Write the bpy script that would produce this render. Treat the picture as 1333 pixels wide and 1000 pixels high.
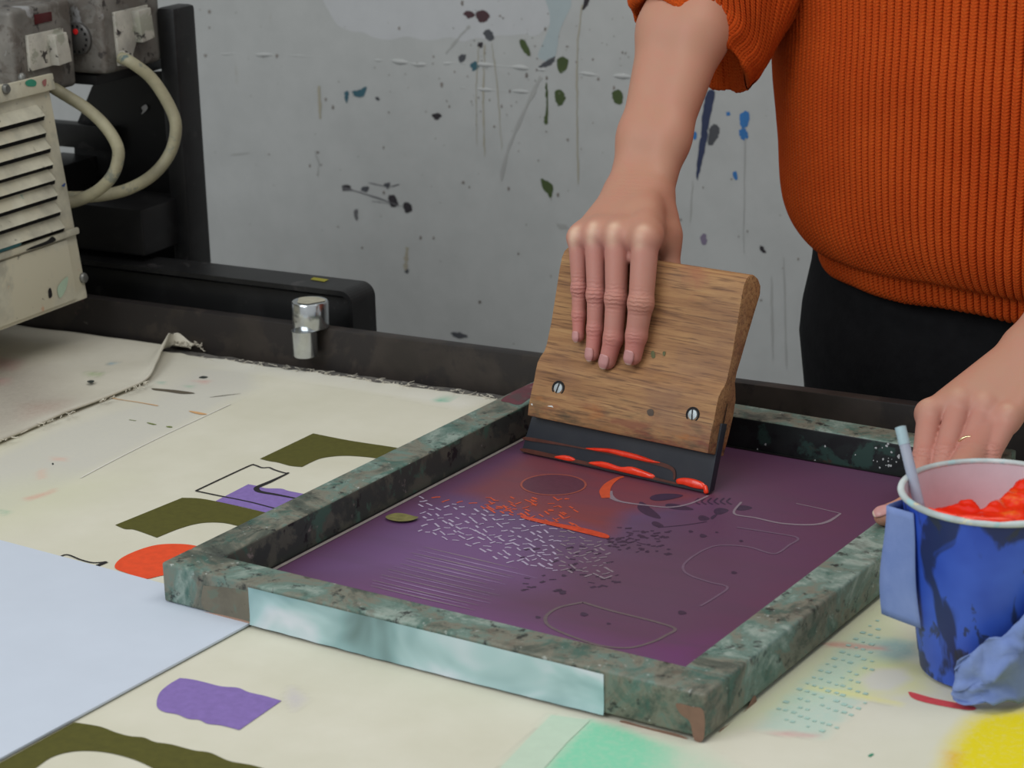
import bpy, bmesh, math, random
import numpy as np
from mathutils import Vector, Matrix, noise as mnoise

for _o in list(bpy.data.objects):
    bpy.data.objects.remove(_o)
random.seed(7); rng = np.random.default_rng(7)
SC = bpy.context.scene
COL = SC.collection

# ------------------------------------------------------------------ camera
F_PX, CX, CY = 2896.0, 666.5, 500.0
_n = np.array([-0.02466545, 0.95441402, 0.29746512]); _n /= np.linalg.norm(_n)
_x = np.array([1., 0, 0]) - _n * _n[0]; _x /= np.linalg.norm(_x)
_y = np.cross(_n, _x)
_a = math.radians(28.44)
_Rz = np.array([[math.cos(_a), -math.sin(_a), 0], [math.sin(_a), math.cos(_a), 0], [0, 0, 1]])
W = _Rz @ np.array([_x, _y, _n])
_fc = _Rz @ np.array([0.0627, 1.6075, 0])
CAM = np.array([-_fc[0], -_fc[1], 0.632])

cam_data = bpy.data.cameras.new('camera')
cam = bpy.data.objects.new('camera', cam_data); COL.objects.link(cam)
M4 = Matrix.Identity(4)
for i in range(3):
    for j in range(3):
        M4[i][j] = W[i, j]
    M4[i][3] = CAM[i]
cam.matrix_world = M4
cam_data.sensor_width = 36.0
cam_data.lens = F_PX / 1333.0 * 36.0
cam_data.clip_start = 0.05
cam_data.dof.use_dof = True
cam_data.dof.focus_distance = 1.80
cam_data.dof.aperture_fstop = 13.0
SC.camera = cam

# ------------------------------------------------------------------ light
world = bpy.data.worlds.new('world'); SC.world = world
world.use_nodes = True
world.node_tree.nodes['Background'].inputs[0].default_value = (0.95, 0.98, 1.0, 1)
world.node_tree.nodes['Background'].inputs[1].default_value = 0.46

def area_light(name, loc, target, size, size_y, power, color):
    d = bpy.data.lights.new(name, 'AREA'); d.shape = 'RECTANGLE'
    d.size = size; d.size_y = size_y; d.energy = power; d.color = color
    o = bpy.data.objects.new(name, d); COL.objects.link(o)
    o.location = loc
    o.rotation_euler = (Vector(target) - Vector(loc)).to_track_quat('-Z', 'Y').to_euler()
    return o
area_light('window_daylight', (-1.0, -2.3, 1.9), (0, 0.3, 0.1), 2.0, 1.3, 40, (0.93, 0.97, 1.0))
area_light('ceiling_lamp', (0.5, -0.2, 2.1), (0.1, 0.2, 0), 1.6, 0.5, 14, (1.0, 0.97, 0.92))
vs = SC.view_settings
vs.view_transform = 'Standard'; vs.look = 'None'; vs.gamma = 1.0; vs.use_curve_mapping = False
vs.exposure = 0.0

# ------------------------------------------------------------------ pixel -> place
def ray(px, py):
    return W @ np.array([(px - CX) / F_PX, -(py - CY) / F_PX, -1.0])
def onz(px, py, z=0.0):
    r = ray(px, py); return CAM + r * ((z - CAM[2]) / r[2])
def ony(px, py, y):
    r = ray(px, py); return CAM + r * ((y - CAM[1]) / r[1])
def onx(px, py, x):
    r = ray(px, py); return CAM + r * ((x - CAM[0]) / r[0])
def onplane(px, py, p0, nn):
    r = ray(px, py); return CAM + r * (np.dot(np.asarray(p0) - CAM, nn) / np.dot(r, nn))
def V3(*a): return np.array(a, float)
def unit(v): v = np.asarray(v, float); return v / np.linalg.norm(v)

# ------------------------------------------------------------------ scene helpers
def tag(o, label=None, cat=None, group=None, kind=None):
    if label: o['label'] = label
    if cat: o['category'] = cat
    if group: o['group'] = group
    if kind: o['kind'] = kind
    return o
def empty(name, loc):
    o = bpy.data.objects.new(name, None); COL.objects.link(o)
    o.empty_display_size = 0.02
    o.location = Vector(loc); return o
def adopt(o, parent):
    if parent is not None:
        o.parent = parent
        base = Vector((0, 0, 0)); p = parent
        chain = []
        while p is not None:
            chain.append(p); p = p.parent
        base = Vector(chain[-1].location)
        o.matrix_parent_inverse = Matrix.Translation(-base) if len(chain) == 1 else Matrix.Identity(4)
    return o
def obj(name, verts, faces, material=None, parent=None, smooth=False, bevel=0.0, segs=2):
    me = bpy.data.meshes.new(name)
    me.from_pydata([tuple(map(float, v)) for v in verts], [], [tuple(int(i) for i in f) for f in faces])
    me.update()
    return mobj(name, me, material, parent, smooth, bevel, segs)
def mobj(name, me, material=None, parent=None, smooth=False, bevel=0.0, segs=2):
    if bevel > 0:
        bm = bmesh.new(); bm.from_mesh(me)
        bmesh.ops.recalc_face_normals(bm, faces=bm.faces)
        ed = [e for e in bm.edges if len(e.link_faces) == 2 and e.calc_face_angle(0) > 0.5]
        bmesh.ops.bevel(bm, geom=ed, offset=bevel, segments=segs, profile=0.6, affect='EDGES')
        bm.to_mesh(me); bm.free()
    o = bpy.data.objects.new(name, me); COL.objects.link(o)
    if material: me.materials.append(material)
    if smooth or bevel > 0:
        me.polygons.foreach_set('use_smooth', [True] * len(me.polygons))
        if bevel > 0:
            try: me.set_sharp_from_angle(angle=math.radians(50))
            except Exception: pass
    adopt(o, parent)
    return o
def fast_mesh(name, verts, quads):
    """numpy verts (n,3) and quads (m,4) -> mesh."""
    me = bpy.data.meshes.new(name)
    verts = np.asarray(verts, np.float32); quads = np.asarray(quads, np.int32)
    n, m = len(verts), len(quads)
    me.vertices.add(n); me.vertices.foreach_set('co', verts.ravel())
    me.loops.add(m * 4); me.loops.foreach_set('vertex_index', quads.ravel())
    me.polygons.add(m)
    me.polygons.foreach_set('loop_start', np.arange(0, m * 4, 4, dtype=np.int32))
    me.update(calc_edges=True); me.validate()
    return me
def grid_quads(nr, nc, wrap=False):
    r = np.arange(nr - 1)[:, None]; c = np.arange(nc if wrap else nc - 1)[None, :]
    c2 = (c + 1) % nc
    a = r * nc + c; b = r * nc + c2; d = (r + 1) * nc + c2; e = (r + 1) * nc + c
    return np.stack([a, b, d, e], -1).reshape(-1, 4)
def hexa(name, p, material, parent=None, bevel=0.0, segs=2):
    """p: 8 corners, bottom ring 0-3, top ring 4-7."""
    f = [(3, 2, 1, 0), (4, 5, 6, 7), (0, 1, 5, 4), (1, 2, 6, 5), (2, 3, 7, 6), (3, 0, 4, 7)]
    return obj(name, p, f, material, parent, bevel=bevel, segs=segs)
def box(name, lo, hi, material, parent=None, bevel=0.0, segs=2):
    x0, y0, z0 = lo; x1, y1, z1 = hi
    return hexa(name, [(x0, y0, z0), (x1, y0, z0), (x1, y1, z0), (x0, y1, z0),
                       (x0, y0, z1), (x1, y0, z1), (x1, y1, z1), (x0, y1, z1)], material, parent, bevel, segs)
def frame_of(d):
    d = unit(d)
    h = V3(0, 0, 1) if abs(d[2]) < 0.9 else V3(1, 0, 0)
    a = unit(np.cross(h, d)); b = np.cross(d, a)
    return a, b
def lathe(name, base, axis, prof, material, parent=None, n=40, smooth=True):
    """prof: list of (radius, distance along axis)."""
    a, b = frame_of(axis); ax = unit(axis); base = np.asarray(base, float)
    vs_, fs = [], []
    for r, h in prof:
        for k in range(n):
            t = 2 * math.pi * k / n
            vs_.append(base + ax * h + (a * math.cos(t) + b * math.sin(t)) * max(r, 1e-5))
    for i in range(len(prof) - 1):
        for k in range(n):
            k2 = (k + 1) % n
            fs.append((i * n + k, i * n + k2, (i + 1) * n + k2, (i + 1) * n + k))
    fs.append(tuple(range(n))[::-1]); fs.append(tuple((len(prof) - 1) * n + k for k in range(n)))
    o = obj(name, vs_, fs, material, parent, smooth=smooth)
    try: o.data.set_sharp_from_angle(angle=math.radians(40))
    except Exception: pass
    return o
def catmull(pts, per=8, closed=False):
    P = np.asarray(pts, float); n = len(P); out = []
    rng_ = range(n) if closed else range(n - 1)
    for i in rng_:
        if closed: p0, p1, p2, p3 = P[(i - 1) % n], P[i], P[(i + 1) % n], P[(i + 2) % n]
        else: p0, p1, p2, p3 = P[max(i - 1, 0)], P[i], P[i + 1], P[min(i + 2, n - 1)]
        for k in range(per):
            t = k / per
            out.append(0.5 * ((2 * p1) + (-p0 + p2) * t + (2 * p0 - 5 * p1 + 4 * p2 - p3) * t * t + (-p0 + 3 * p1 - 3 * p2 + p3) * t ** 3))
    if not closed: out.append(P[-1])
    return np.array(out)
def tube(name, pts, radius, material, parent=None, n=12, per=8, smooth=True, raw=False):
    P = np.asarray(pts, float) if raw else catmull(pts, per)
    m = len(P)
    rad = np.full(m, radius) if np.isscalar(radius) else np.interp(np.linspace(0, 1, m), np.linspace(0, 1, len(radius)), radius)
    T = np.gradient(P, axis=0); T /= np.linalg.norm(T, axis=1)[:, None]
    a, _b = frame_of(T[0]); vs_ = []
    for i in range(m):
        a = a - T[i] * np.dot(a, T[i]); a = unit(a); b = np.cross(T[i], a)
        for k in range(n):
            t = 2 * math.pi * k / n
            vs_.append(P[i] + (a * math.cos(t) + b * math.sin(t)) * rad[i])
    fs = [tuple(q) for q in grid_quads(m, n, True)]
    fs.append(tuple(range(n))[::-1]); fs.append(tuple((m - 1) * n + k for k in range(n)))
    return obj(name, vs_, fs, material, parent, smooth=smooth)
def tubes_join(name, list_pts, radius, material, parent=None, n=5):
    vs_, fs = [], []
    for pts in list_pts:
        P = catmull(pts, 5); m = len(P); off = len(vs_)
        T = np.gradient(P, axis=0); T /= np.linalg.norm(T, axis=1)[:, None] + 1e-9
        a, _b = frame_of(T[0])
        for i in range(m):
            a = unit(a - T[i] * np.dot(a, T[i])); b = np.cross(T[i], a)
            r = radius * (1 - 0.5 * i / m)
            for k in range(n):
                t = 2 * math.pi * k / n
                vs_.append(P[i] + (a * math.cos(t) + b * math.sin(t)) * r)
        fs += [tuple(q + off) for q in grid_quads(m, n, True)]
    return obj(name, vs_, fs, material, parent, smooth=True)

# flat marks (paint, print) lying on a surface: polygons from pixel outlines
class Decal:
    count = 0
    def __init__(self): self.v, self.f, self.k = [], [], 0
    def poly(self, pts3):
        o = len(self.v); self.v += list(pts3); self.f.append(tuple(range(o, o + len(pts3)))); return self
    def ribbon(self, pts3, width, nrm):
        self.k += 1; P = np.asarray(pts3, float) + np.asarray(nrm) * (self.k % 40) * 4e-6; m = len(P)
        w = np.full(m, width) if np.isscalar(width) else np.interp(np.linspace(0, 1, m), np.linspace(0, 1, len(width)), width)
        T = np.gradient(P, axis=0); S = np.cross(T, nrm); S /= np.linalg.norm(S, axis=1)[:, None] + 1e-12
        o = len(self.v)
        for i in range(m):
            self.v.append(P[i] - S[i] * w[i] / 2); self.v.append(P[i] + S[i] * w[i] / 2)
        for i in range(m - 1):
            k = o + 2 * i; self.f.append((k, k + 1, k + 3, k + 2))
        return self
    def build(self, name, material, parent, nrm=None):
        if nrm is not None:
            Decal.count += 1; self.v = [np.asarray(p) + np.asarray(nrm) * (Decal.count % 24) * 8e-6 for p in self.v]
        o = obj(name, self.v, self.f, material, parent)
        if nrm is not None:
            me = o.data
            if len(me.polygons) and np.dot(np.array(me.polygons[0].normal), nrm) < 0: me.flip_normals()
        return o

# ------------------------------------------------------------------ materials
def lin(r, g, b):
    def f(c):
        c /= 255.0
        return c / 12.92 if c <= 0.04045 else ((c + 0.055) / 1.055) ** 2.4
    return (f(r), f(g), f(b), 1.0)
class NM:
    def __init__(self, name):
        self.m = bpy.data.materials.new(name); self.m.use_nodes = True
        self.t = self.m.node_tree; self.b = self.t.nodes['Principled BSDF']
        self.co = None
    def n(self, typ, **kw):
        x = self.t.nodes.new(typ)
        for k, v in kw.items(): setattr(x, k, v)
        return x
    def l(self, a, b): self.t.links.new(a, b)
    def coord(self, kind='Object', scale=(1, 1, 1), rot=(0, 0, 0)):
        tc = self.n('ShaderNodeTexCoord'); mp = self.n('ShaderNodeMapping')
        mp.inputs['Scale'].default_value = scale; mp.inputs['Rotation'].default_value = rot
        self.l(tc.outputs[kind], mp.inputs['Vector']); return mp.outputs['Vector']
    def noise(self, scale, detail=4, rough=0.55, vec=None, dist=0.0):
        x = self.n('ShaderNodeTexNoise'); x.inputs['Scale'].default_value = scale
        x.inputs['Detail'].default_value = detail; x.inputs['Roughness'].default_value = rough
        x.inputs['Distortion'].default_value = dist
        if vec is not None: self.l(vec, x.inputs['Vector'])
        return x.outputs['Fac']
    def ramp(self, fac, stops, interp='LINEAR'):
        r = self.n('ShaderNodeValToRGB'); r.color_ramp.interpolation = interp
        el = r.color_ramp.elements
        while len(el) < len(stops): el.new(0.5)
        for e, (p, c) in zip(el, stops):
            e.position = p; e.color = c if len(c) == 4 else (*c, 1)
        self.l(fac, r.inputs['Fac']); return r.outputs['Color']
    def mix(self, fac, a, b, mode='MIX'):
        x = self.n('ShaderNodeMix', data_type='RGBA', blend_type=mode)
        for s, val in ((x.inputs[0], fac), (x.inputs[6], a), (x.inputs[7], b)):
            if hasattr(val, 'is_output') or isinstance(val, bpy.types.NodeSocket): self.l(val, s)
            else: s.default_value = val
        return x.outputs[2]
    def math(self, op, a, b=None, c=None, clamp=False):
        x = self.n('ShaderNodeMath', operation=op, use_clamp=clamp)
        for i, val in enumerate((a, b, c)):
            if val is None: continue
            if isinstance(val, bpy.types.NodeSocket): self.l(val, x.inputs[i])
            else: x.inputs[i].default_value = val
        return x.outputs[0]
    def attr(self, name):
        x = self.n('ShaderNodeAttribute', attribute_name=name); return x
    def bump(self, h, strength=0.3, dist=0.001):
        x = self.n('ShaderNodeBump'); x.inputs['Strength'].default_value = strength; x.inputs['Distance'].default_value = dist
        self.l(h, x.inputs['Height']); self.l(x.outputs[0], self.b.inputs['Normal']); return x
    def set(self, color=None, rough=0.5, metal=0.0, spec=0.5, **kw):
        if color is not None:
            if isinstance(color, bpy.types.NodeSocket): self.l(color, self.b.inputs['Base Color'])
            else: self.b.inputs['Base Color'].default_value = color
        if isinstance(rough, bpy.types.NodeSocket): self.l(rough, self.b.inputs['Roughness'])
        else: self.b.inputs['Roughness'].default_value = rough
        self.b.inputs['Metallic'].default_value = metal
        self.b.inputs['Specular IOR Level'].default_value = spec
        for k, v in kw.items():
            self.b.inputs[k.replace('_', ' ')].default_value = v
        return self.m
def plain(name, rgb, rough=0.6, var=0.12, scale=60, metal=0.0, spec=0.4, bump=0.0, **kw):
    """one colour with a little procedural mottling"""
    k = NM(name); c = lin(*rgb)
    d = tuple(x * (1 - var) for x in c[:3]) + (1,); e = tuple(min(1, x * (1 + var)) for x in c[:3]) + (1,)
    f = k.noise(scale, 5, 0.6, k.coord())
    if bump: k.bump(f, bump, 0.001)
    return k.set(k.ramp(f, [(0.3, d), (0.7, e)]), rough, metal, spec, **kw)
def speckled(name, base, spots, rough=0.6, metal=0.0, bump=0.1, basevar=None, spec=0.4):
    """base paint with layered blotches: spots = [(rgb, scale, threshold, stretch)]"""
    k = NM(name); v = k.coord()
    f0 = k.noise(25, 6, 0.6, v)
    b2 = basevar or tuple(int(x * 0.8) for x in base)
    c = k.ramp(f0, [(0.35, lin(*base)), (0.65, lin(*b2))])
    for i, (rgb, sc, th, st) in enumerate(spots):
        vv = k.coord('Object', st)
        mp = vv.node; mp.inputs['Location'].default_value = (i * 1.7 + .3, i * .9, i * 2.3)
        f = k.noise(sc, 6, 0.62, vv, 0.3)
        msk = k.ramp(f, [(th - 0.02, (0, 0, 0)), (th + 0.03, (1, 1, 1))])
        c = k.mix(msk, c, lin(*rgb))
    if bump: k.bump(f0, bump, 0.0006)
    return k.set(c, rough, metal, spec)

YW = 1.02      # back wall
YR = 0.3045    # front of the table rail
ZF = -0.86     # floor
# ================================================================== SETTING
m_wall = speckled('wall paint', (178, 180, 178), [((130, 124, 118), 85, 0.745, (1, 1, 1)), ((160, 156, 148), 26, 0.715, (1, 1, .25))], rough=0.75, bump=0.12, basevar=(172, 174, 172))
wall = tag(box('wall_back', (-3.2, YW, ZF), (2.4, YW + 0.12, 1.9), m_wall), kind='structure')
m_floor = speckled('concrete floor', (98, 96, 92), [((80, 78, 76), 9, 0.56, (1, 1, 1)), ((130, 126, 118), 40, 0.68, (1, 1, 1))], rough=0.7)
tag(box('floor', (-3.2, -3.4, ZF - 0.05), (2.4, YW, ZF), m_floor), kind='structure')

WN = V3(0, -1, 0)
def wpt(px, py, lift=0.0003): return ony(px, py, YW - lift)
def wall_blob(pts, mat_, lift=0.0003, name='paint_splash', per=5):
    P = catmull(pts, per + 3, True); big = name == 'paint_patch'
    P = [(x + (6 if big else 1.6) * mnoise.noise((x * (.05 if big else .35), y * (.05 if big else .35), 1)), y + (6 if big else 1.6) * mnoise.noise((x * (.05 if big else .35), y * (.05 if big else .35), 7))) for x, y in P]
    Decal().poly([wpt(x, y, lift) for x, y in P]).build(name, mat_, wall, WN)
def wall_drip(pts, w, mat_, lift=0.0003, name='paint_drip'):
    P = catmull(pts, 14); P = [(x + 1.2 * mnoise.noise((x * .2, y * .12, 3)), y) for x, y in P]
    w = [w * random.uniform(.25, 1.0) for _ in range(12)] + [w * .2]
    Decal().ribbon([wpt(x, y, lift) for x, y in P], w, WN).build(name, mat_, wall, WN)
wp = {k: plain('wall paint ' + k, c, rough=0.55, var=0.03 if k in ('pale', 'aqua', 'grey', 'tan') else .12, scale=40) for k, c in dict(
    pale=(184, 186, 187), olive=(66, 80, 44), black=(46, 42, 46), teal=(54, 92, 104), blue=(52, 112, 172), navy=(48, 56, 84),
    charcoal=(72, 74, 78), tan=(160, 155, 138), grey=(160, 161, 158), aqua=(162, 174, 176), plum=(118, 108, 128), maroon=(72, 48, 52), slate=(96, 96, 98)).items()}
wall_blob([(425, -30), (432, 12), (448, 36), (480, 48), (540, 50), (600, 52), (660, 48), (705, 40), (712, -30)], wp['pale'], .00015, 'paint_patch')
wall_blob([(716, -20), (712, 30), (702, 70), (716, 80), (732, 40), (744, -20)], wp['aqua'], .0002, 'paint_patch')
for pts, c in [
    ([(676, 54), (682, 52), (690, 66), (690, 73), (682, 68)], 'olive'),
    ([(725, 78), (733, 74), (740, 80), (736, 92), (728, 94)], 'olive'),
    ([(722, 120), (730, 117), (736, 126), (732, 136), (725, 136)], 'olive'),
    ([(704, 233), (710, 235), (720, 242), (717, 258), (711, 250), (706, 245)], 'olive'),
    ([(797, 121), (806, 117), (811, 126), (808, 136), (800, 133)], 'olive'),
    ([(562, 150), (570, 147), (575, 151), (568, 156)], 'black'),
    ([(458, 119), (468, 117), (477, 113), (474, 124), (465, 127)], 'teal'),
    ([(449, 119), (454, 120), (452, 134), (449, 130)], 'teal'),
    ([(489, 127), (494, 128), (493, 132)], 'charcoal'),
    ([(612, 84), (620, 80), (623, 87), (616, 92)], 'teal'),
    ([(619, 17), (628, 13), (637, 19), (634, 27), (625, 29), (621, 24)], 'maroon'),
    ([(603, 17), (612, 14), (618, 20), (610, 24)], 'maroon'),
    ([(629, 42), (638, 39), (643, 49), (636, 53)], 'charcoal'),
    ([(622, 55), (628, 56), (627, 62), (622, 60)], 'black'),
    ([(597, 73), (606, 71), (604, 79), (599, 82)], 'charcoal'),
    ([(505, 256), (513, 254), (518, 266), (510, 269)], 'black'),
    ([(525, 265), (533, 264), (536, 274), (528, 277)], 'black'),
    ([(445, 242), (455, 241), (456, 247), (447, 248)], 'black'),
    ([(470, 244), (480, 243), (479, 249), (471, 249)], 'charcoal'),
    ([(499, 240), (508, 238), (505, 246)], 'charcoal'),
    ([(461, 273), (466, 274), (465, 287), (462, 284)], 'slate'),
    ([(527, 350), (532, 351), (531, 356), (527, 355)], 'charcoal'),
    ([(586, 434), (598, 433), (608, 438), (598, 441)], 'charcoal'),
    ([(714, 78), (722, 74), (718, 84), (702, 88), (706, 82)], 'charcoal'),
    ([(763, -6), (768, -4), (764, 8), (758, 12)], 'black'),
    ([(963, 150), (970, 145), (976, 148), (973, 164), (965, 166)], 'blue'),
    ([(962, 170), (970, 168), (974, 178), (966, 182)], 'blue'),
    ([(954, 225), (958, 223), (960, 233), (956, 233)], 'blue'),
    ([(945, 147), (950, 145), (949, 151)], 'blue'),
    ([(901, 175), (906, 172), (907, 181), (902, 181)], 'blue'),
    ([(924, 167), (931, 162), (937, 170), (930, 186), (922, 188)], 'charcoal'),
    ([(989, 322), (993, 321), (997, 330), (992, 328)], 'black'),
    ([(912, 308), (918, 304), (920, 316), (914, 318)], 'plum'),
    ([(710, 112), (713, 111), (713, 158), (708, 158), (711, 140)], 'olive'),
    ([(724, 292), (734, 292), (740, 297), (730, 299)], 'grey'),
]:
    wall_blob(pts, wp[c])
wall_blob([(921, 120), (930, 122), (922, 165), (921, 178), (912, 218), (907, 235), (907, 214), (912, 178), (914, 150)], wp['navy'], .0004)
for pts, w, c in [
    ([(623, 60), (620, 120), (621, 190)], .0022, 'tan'), ([(631, 58), (629, 130), (631, 204)], .003, 'tan'), ([(640, 56), (648, 120), (653, 195)], .0022, 'tan'),
    ([(758, 6), (752, 60), (751, 140), (753, 240)], .003, 'tan'), ([(704, 100), (680, 150), (660, 200), (652, 236)], .007, 'grey'),
    ([(415, 112), (417, 155)], .006, 'tan'), ([(970, 180), (968, 300), (969, 330)], .002, 'grey'), ([(902, 235), (898, 290)], .002, 'grey'),
    ([(445, 244), (480, 254), (520, 268)], .004, 'slate'), ([(480, 238), (505, 243), (520, 240)], .002, 'slate'),
    ([(484, 262), (505, 265), (530, 270)], .002, 'slate'), ([(580, 70), (600, 46), (612, 34)], .005, 'grey'), ([(530, 322), (528, 352)], .010, 'tan'),
    ([(410, 196), (415, 215), (413, 230)], .003, 'grey'), ([(300, 202), (325, 199)], .003, 'grey'), ([(1004, 360), (1006, 470)], .0035, 'grey'), ([(1020, 335), (1024, 480)], .0025, 'grey')]:
    wall_drip(pts, w, wp[c])
# plaster seam standing proud of the wall
def seam(pts, rad):
    Q = catmull(pts, 14); Q = [(x, y + 1.3 * mnoise.noise((x * .06, 2, 2))) for x, y in Q]
    rr_ = [rad * (.35 + .9 * abs(mnoise.noise((x * .045, 5, 1)) + .35)) for x, y in Q]
    tube('plaster_seam', [wpt(x, y, -rad * .55) for x, y in Q], rr_, m_wall, wall, n=8, raw=True)
sp_ = Decal()
for _i in range(260):
    x, y = random.uniform(255, 1060), random.uniform(0, 480)
    if random.random() < .4: x, y = random.gauss(690, 90), random.gauss(90, 60)
    r_ = random.choice([.8, 1, 1.3, 2.0]) * random.uniform(.5, 1.0); el = random.uniform(.6, 2.2)
    sp_.poly([wpt(x + r_ * math.cos(t) * (1 + .3 * math.sin(3 * t + x)), y + el * r_ * math.sin(t), .0003 + (_i % 30) * 5e-6) for t in np.linspace(0, 2 * math.pi, 9, endpoint=False)])
tag(sp_.build('paint_specks', plain('wall specks', (126, 120, 114), .6, .3, 4), wall, WN), kind='stuff')
seam([(240, 66), (300, 70), (380, 72), (420, 75)], .0028)
seam([(478, 77), (520, 80), (555, 84), (600, 82), (680, 88), (740, 93), (790, 98), (900, 104)], .0040)
seam([(600, 114), (640, 117), (700, 120)], .0030)

# ================================================================== PRINTING TABLE
m_steel = speckled('dark rail steel', (62, 55, 51), [((44, 40, 39), 14, 0.5, (1, 1, 1)), ((84, 62, 60), 45, 0.68, (1, 1, 1)), ((96, 92, 88), 90, 0.73, (1, 1, 1))], rough=0.5, metal=0.2, bump=0.2)
m_board = plain('table board', (92, 84, 76), rough=0.7)
tbl = empty('printing_table', (0, 0, ZF))
tag(tbl, 'long printing table with a dark brown steel rail along its far edge', 'table')
box('table_top', (-1.75, -1.15, -0.05), (0.95, YR + 0.014, -0.006), m_board, tbl, bevel=.004)
box('edge_rail', (-1.75, YR, -0.04), (0.95, YR + 0.0135, 0.0405), m_steel, tbl, bevel=.0015)
for x in (-1.6, 0.8):
    for y in (-1.0, 0.2):
        box('leg', (x, y, ZF), (x + .06, y + .06, -0.05), m_steel, tbl, bevel=.003)

# grey felt under the cloth, seen as a rough strip in front of the rail
m_felt = speckled('grey felt', (118, 114, 108), [((84, 82, 80), 120, 0.52, (1, 1, 1)), ((168, 162, 152), 90, 0.66, (1, 1, 1))], rough=0.95, bump=0.6)
nx, ny = 160, 6
gx = np.linspace(-1.72, 0.92, nx); gy = np.concatenate([[-1.12, 0.15], np.linspace(0.22, YR - 0.0015, ny - 2)])
vs_ = []
for y in gy:
    for x in gx:
        vs_.append((x, y, -0.0022 + (0.0016 * mnoise.noise((x * 60, y * 60, 0)) if y > .2 else 0)))
felt_top = len(vs_)
tag(obj('felt_blanket', vs_ + [(x, y, -0.006) for (x, y, z) in vs_],
        [tuple(q) for q in grid_quads(ny, nx)] + [tuple(q[::-1] + felt_top) for q in grid_quads(ny, nx)], m_felt, smooth=True),
    'grey felt blanket showing as a rough strip against the table rail', 'blanket')

# ------------------------------------------------------------------ printed cloth on the table (with stain colours per vertex)
def inpoly(X, Y, poly):
    poly = np.asarray(poly, float); ins = np.zeros(X.shape, bool); j = len(poly) - 1
    for i in range(len(poly)):
        xi, yi = poly[i][:2]; xj, yj = poly[j][:2]
        c = ((yi > Y) != (yj > Y)) & (X < (xj - xi) * (Y - yi) / (yj - yi + 1e-12) + xi)
        ins ^= c; j = i
    return ins
def px_of(Pw):
    c = (Pw - CAM) @ W
    return CX + F_PX * c[:, 0] / -c[:, 2], CY - F_PX * c[:, 1] / -c[:, 2]
def add_color(me, name, rgba):
    a = me.color_attributes.new(name, 'FLOAT_COLOR', 'POINT')
    a.data.foreach_set('color', np.asarray(rgba, np.float32).ravel())
class Stain:
    """mixes soft coloured patches (outlines in place on the cloth) into a vertex colour"""
    def __init__(self, P, z):
        self.P, self.z = P, z; self.c = np.zeros((len(P), 4), np.float32)
    def patch(self, pts, rgb, alpha, soft=0.012):
        poly = np.array([onz(x, y, self.z)[:2] for x, y in pts])
        X, Y = self.P[:, 0], self.P[:, 1]
        lo, hi = poly.min(0) - soft * 2, poly.max(0) + soft * 2
        idx = np.where((X > lo[0]) & (X < hi[0]) & (Y > lo[1]) & (Y < hi[1]))[0]
        if not len(idx): return
        x, y = X[idx], Y[idx]; d = np.full(len(idx), 1e9)
        for i in range(len(poly)):
            a, b = poly[i - 1], poly[i]; ab = b - a
            t = np.clip(((x - a[0]) * ab[0] + (y - a[1]) * ab[1]) / (ab @ ab + 1e-12), 0, 1)
            d = np.minimum(d, np.hypot(x - a[0] - t * ab[0], y - a[1] - t * ab[1]))
        sd = np.where(inpoly(x, y, poly), -d, d)
        w = np.clip(0.5 - sd / (2 * soft), 0, 1) * alpha
        col = np.array(lin(*rgb)[:3]); a0 = self.c[idx, 3]
        an = w + a0 * (1 - w)
        self.c[idx, :3] = (col[None] * w[:, None] + self.c[idx, :3] * (a0 * (1 - w))[:, None]) / (an[:, None] + 1e-6)
        self.c[idx, 3] = an

def stained(name, base_lo, base_hi, rough, nscale=220, bumpv=0.25, weave=900.0, grain=0.9, spec=0.25):
    k = NM(name); v = k.coord()
    f = k.noise(9, 5, 0.6, v)
    c = k.ramp(f, [(0.3, lin(*base_lo)), (0.7, lin(*base_hi))])
    a = k.attr('stain')
    sp = k.noise(nscale, 3, 0.7, v)
    al = k.math('ADD', a.outputs['Alpha'], k.math('MULTIPLY', k.math('SUBTRACT', sp, 0.5), k.math('MULTIPLY', a.outputs['Alpha'], grain)), clamp=True)
    c = k.mix(al, c, a.outputs['Color'])
    wv = k.noise(weave, 2, 0.5, v)
    k.bump(wv, bumpv, 0.0004)
    return k.set(c, rough, 0, spec)
m_cloth = stained('cream cotton', (205, 202, 182), (216, 213, 196), 0.9)
cx = np.concatenate([np.linspace(-1.5, -0.95, 12, endpoint=False), np.arange(-0.95, 0.62, 0.004), np.linspace(0.62, 0.9, 8)])
cy = np.concatenate([np.linspace(-1.1, -0.62, 8, endpoint=False), np.arange(-0.62, 0.262, 0.004)])
CXg, CYg = np.meshgrid(cx, cy)
edge = 0.287 + 0.004 * np.array([mnoise.noise((x * 22, 0, 3)) for x in cx]) + 0.0025 * np.array([mnoise.noise((x * 90, 1, 3)) for x in cx])
CYg = np.vstack([CYg, (edge - .006)[None], edge[None]]); CXg = np.vstack([CXg, cx[None], cx[None]])
CZ = np.zeros_like(CXg)
CZ -= 0.0002
CZ[-2:] += np.array([[.0015 * mnoise.noise((x * 40, 7, 1)) + 0.001 for x in cx], [.0018 * mnoise.noise((x * 55, 9, 1)) for x in cx]])
Pc = np.stack([CXg, CYg, CZ], -1).reshape(-1, 3)
st = Stain(Pc, 0.0)
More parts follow.
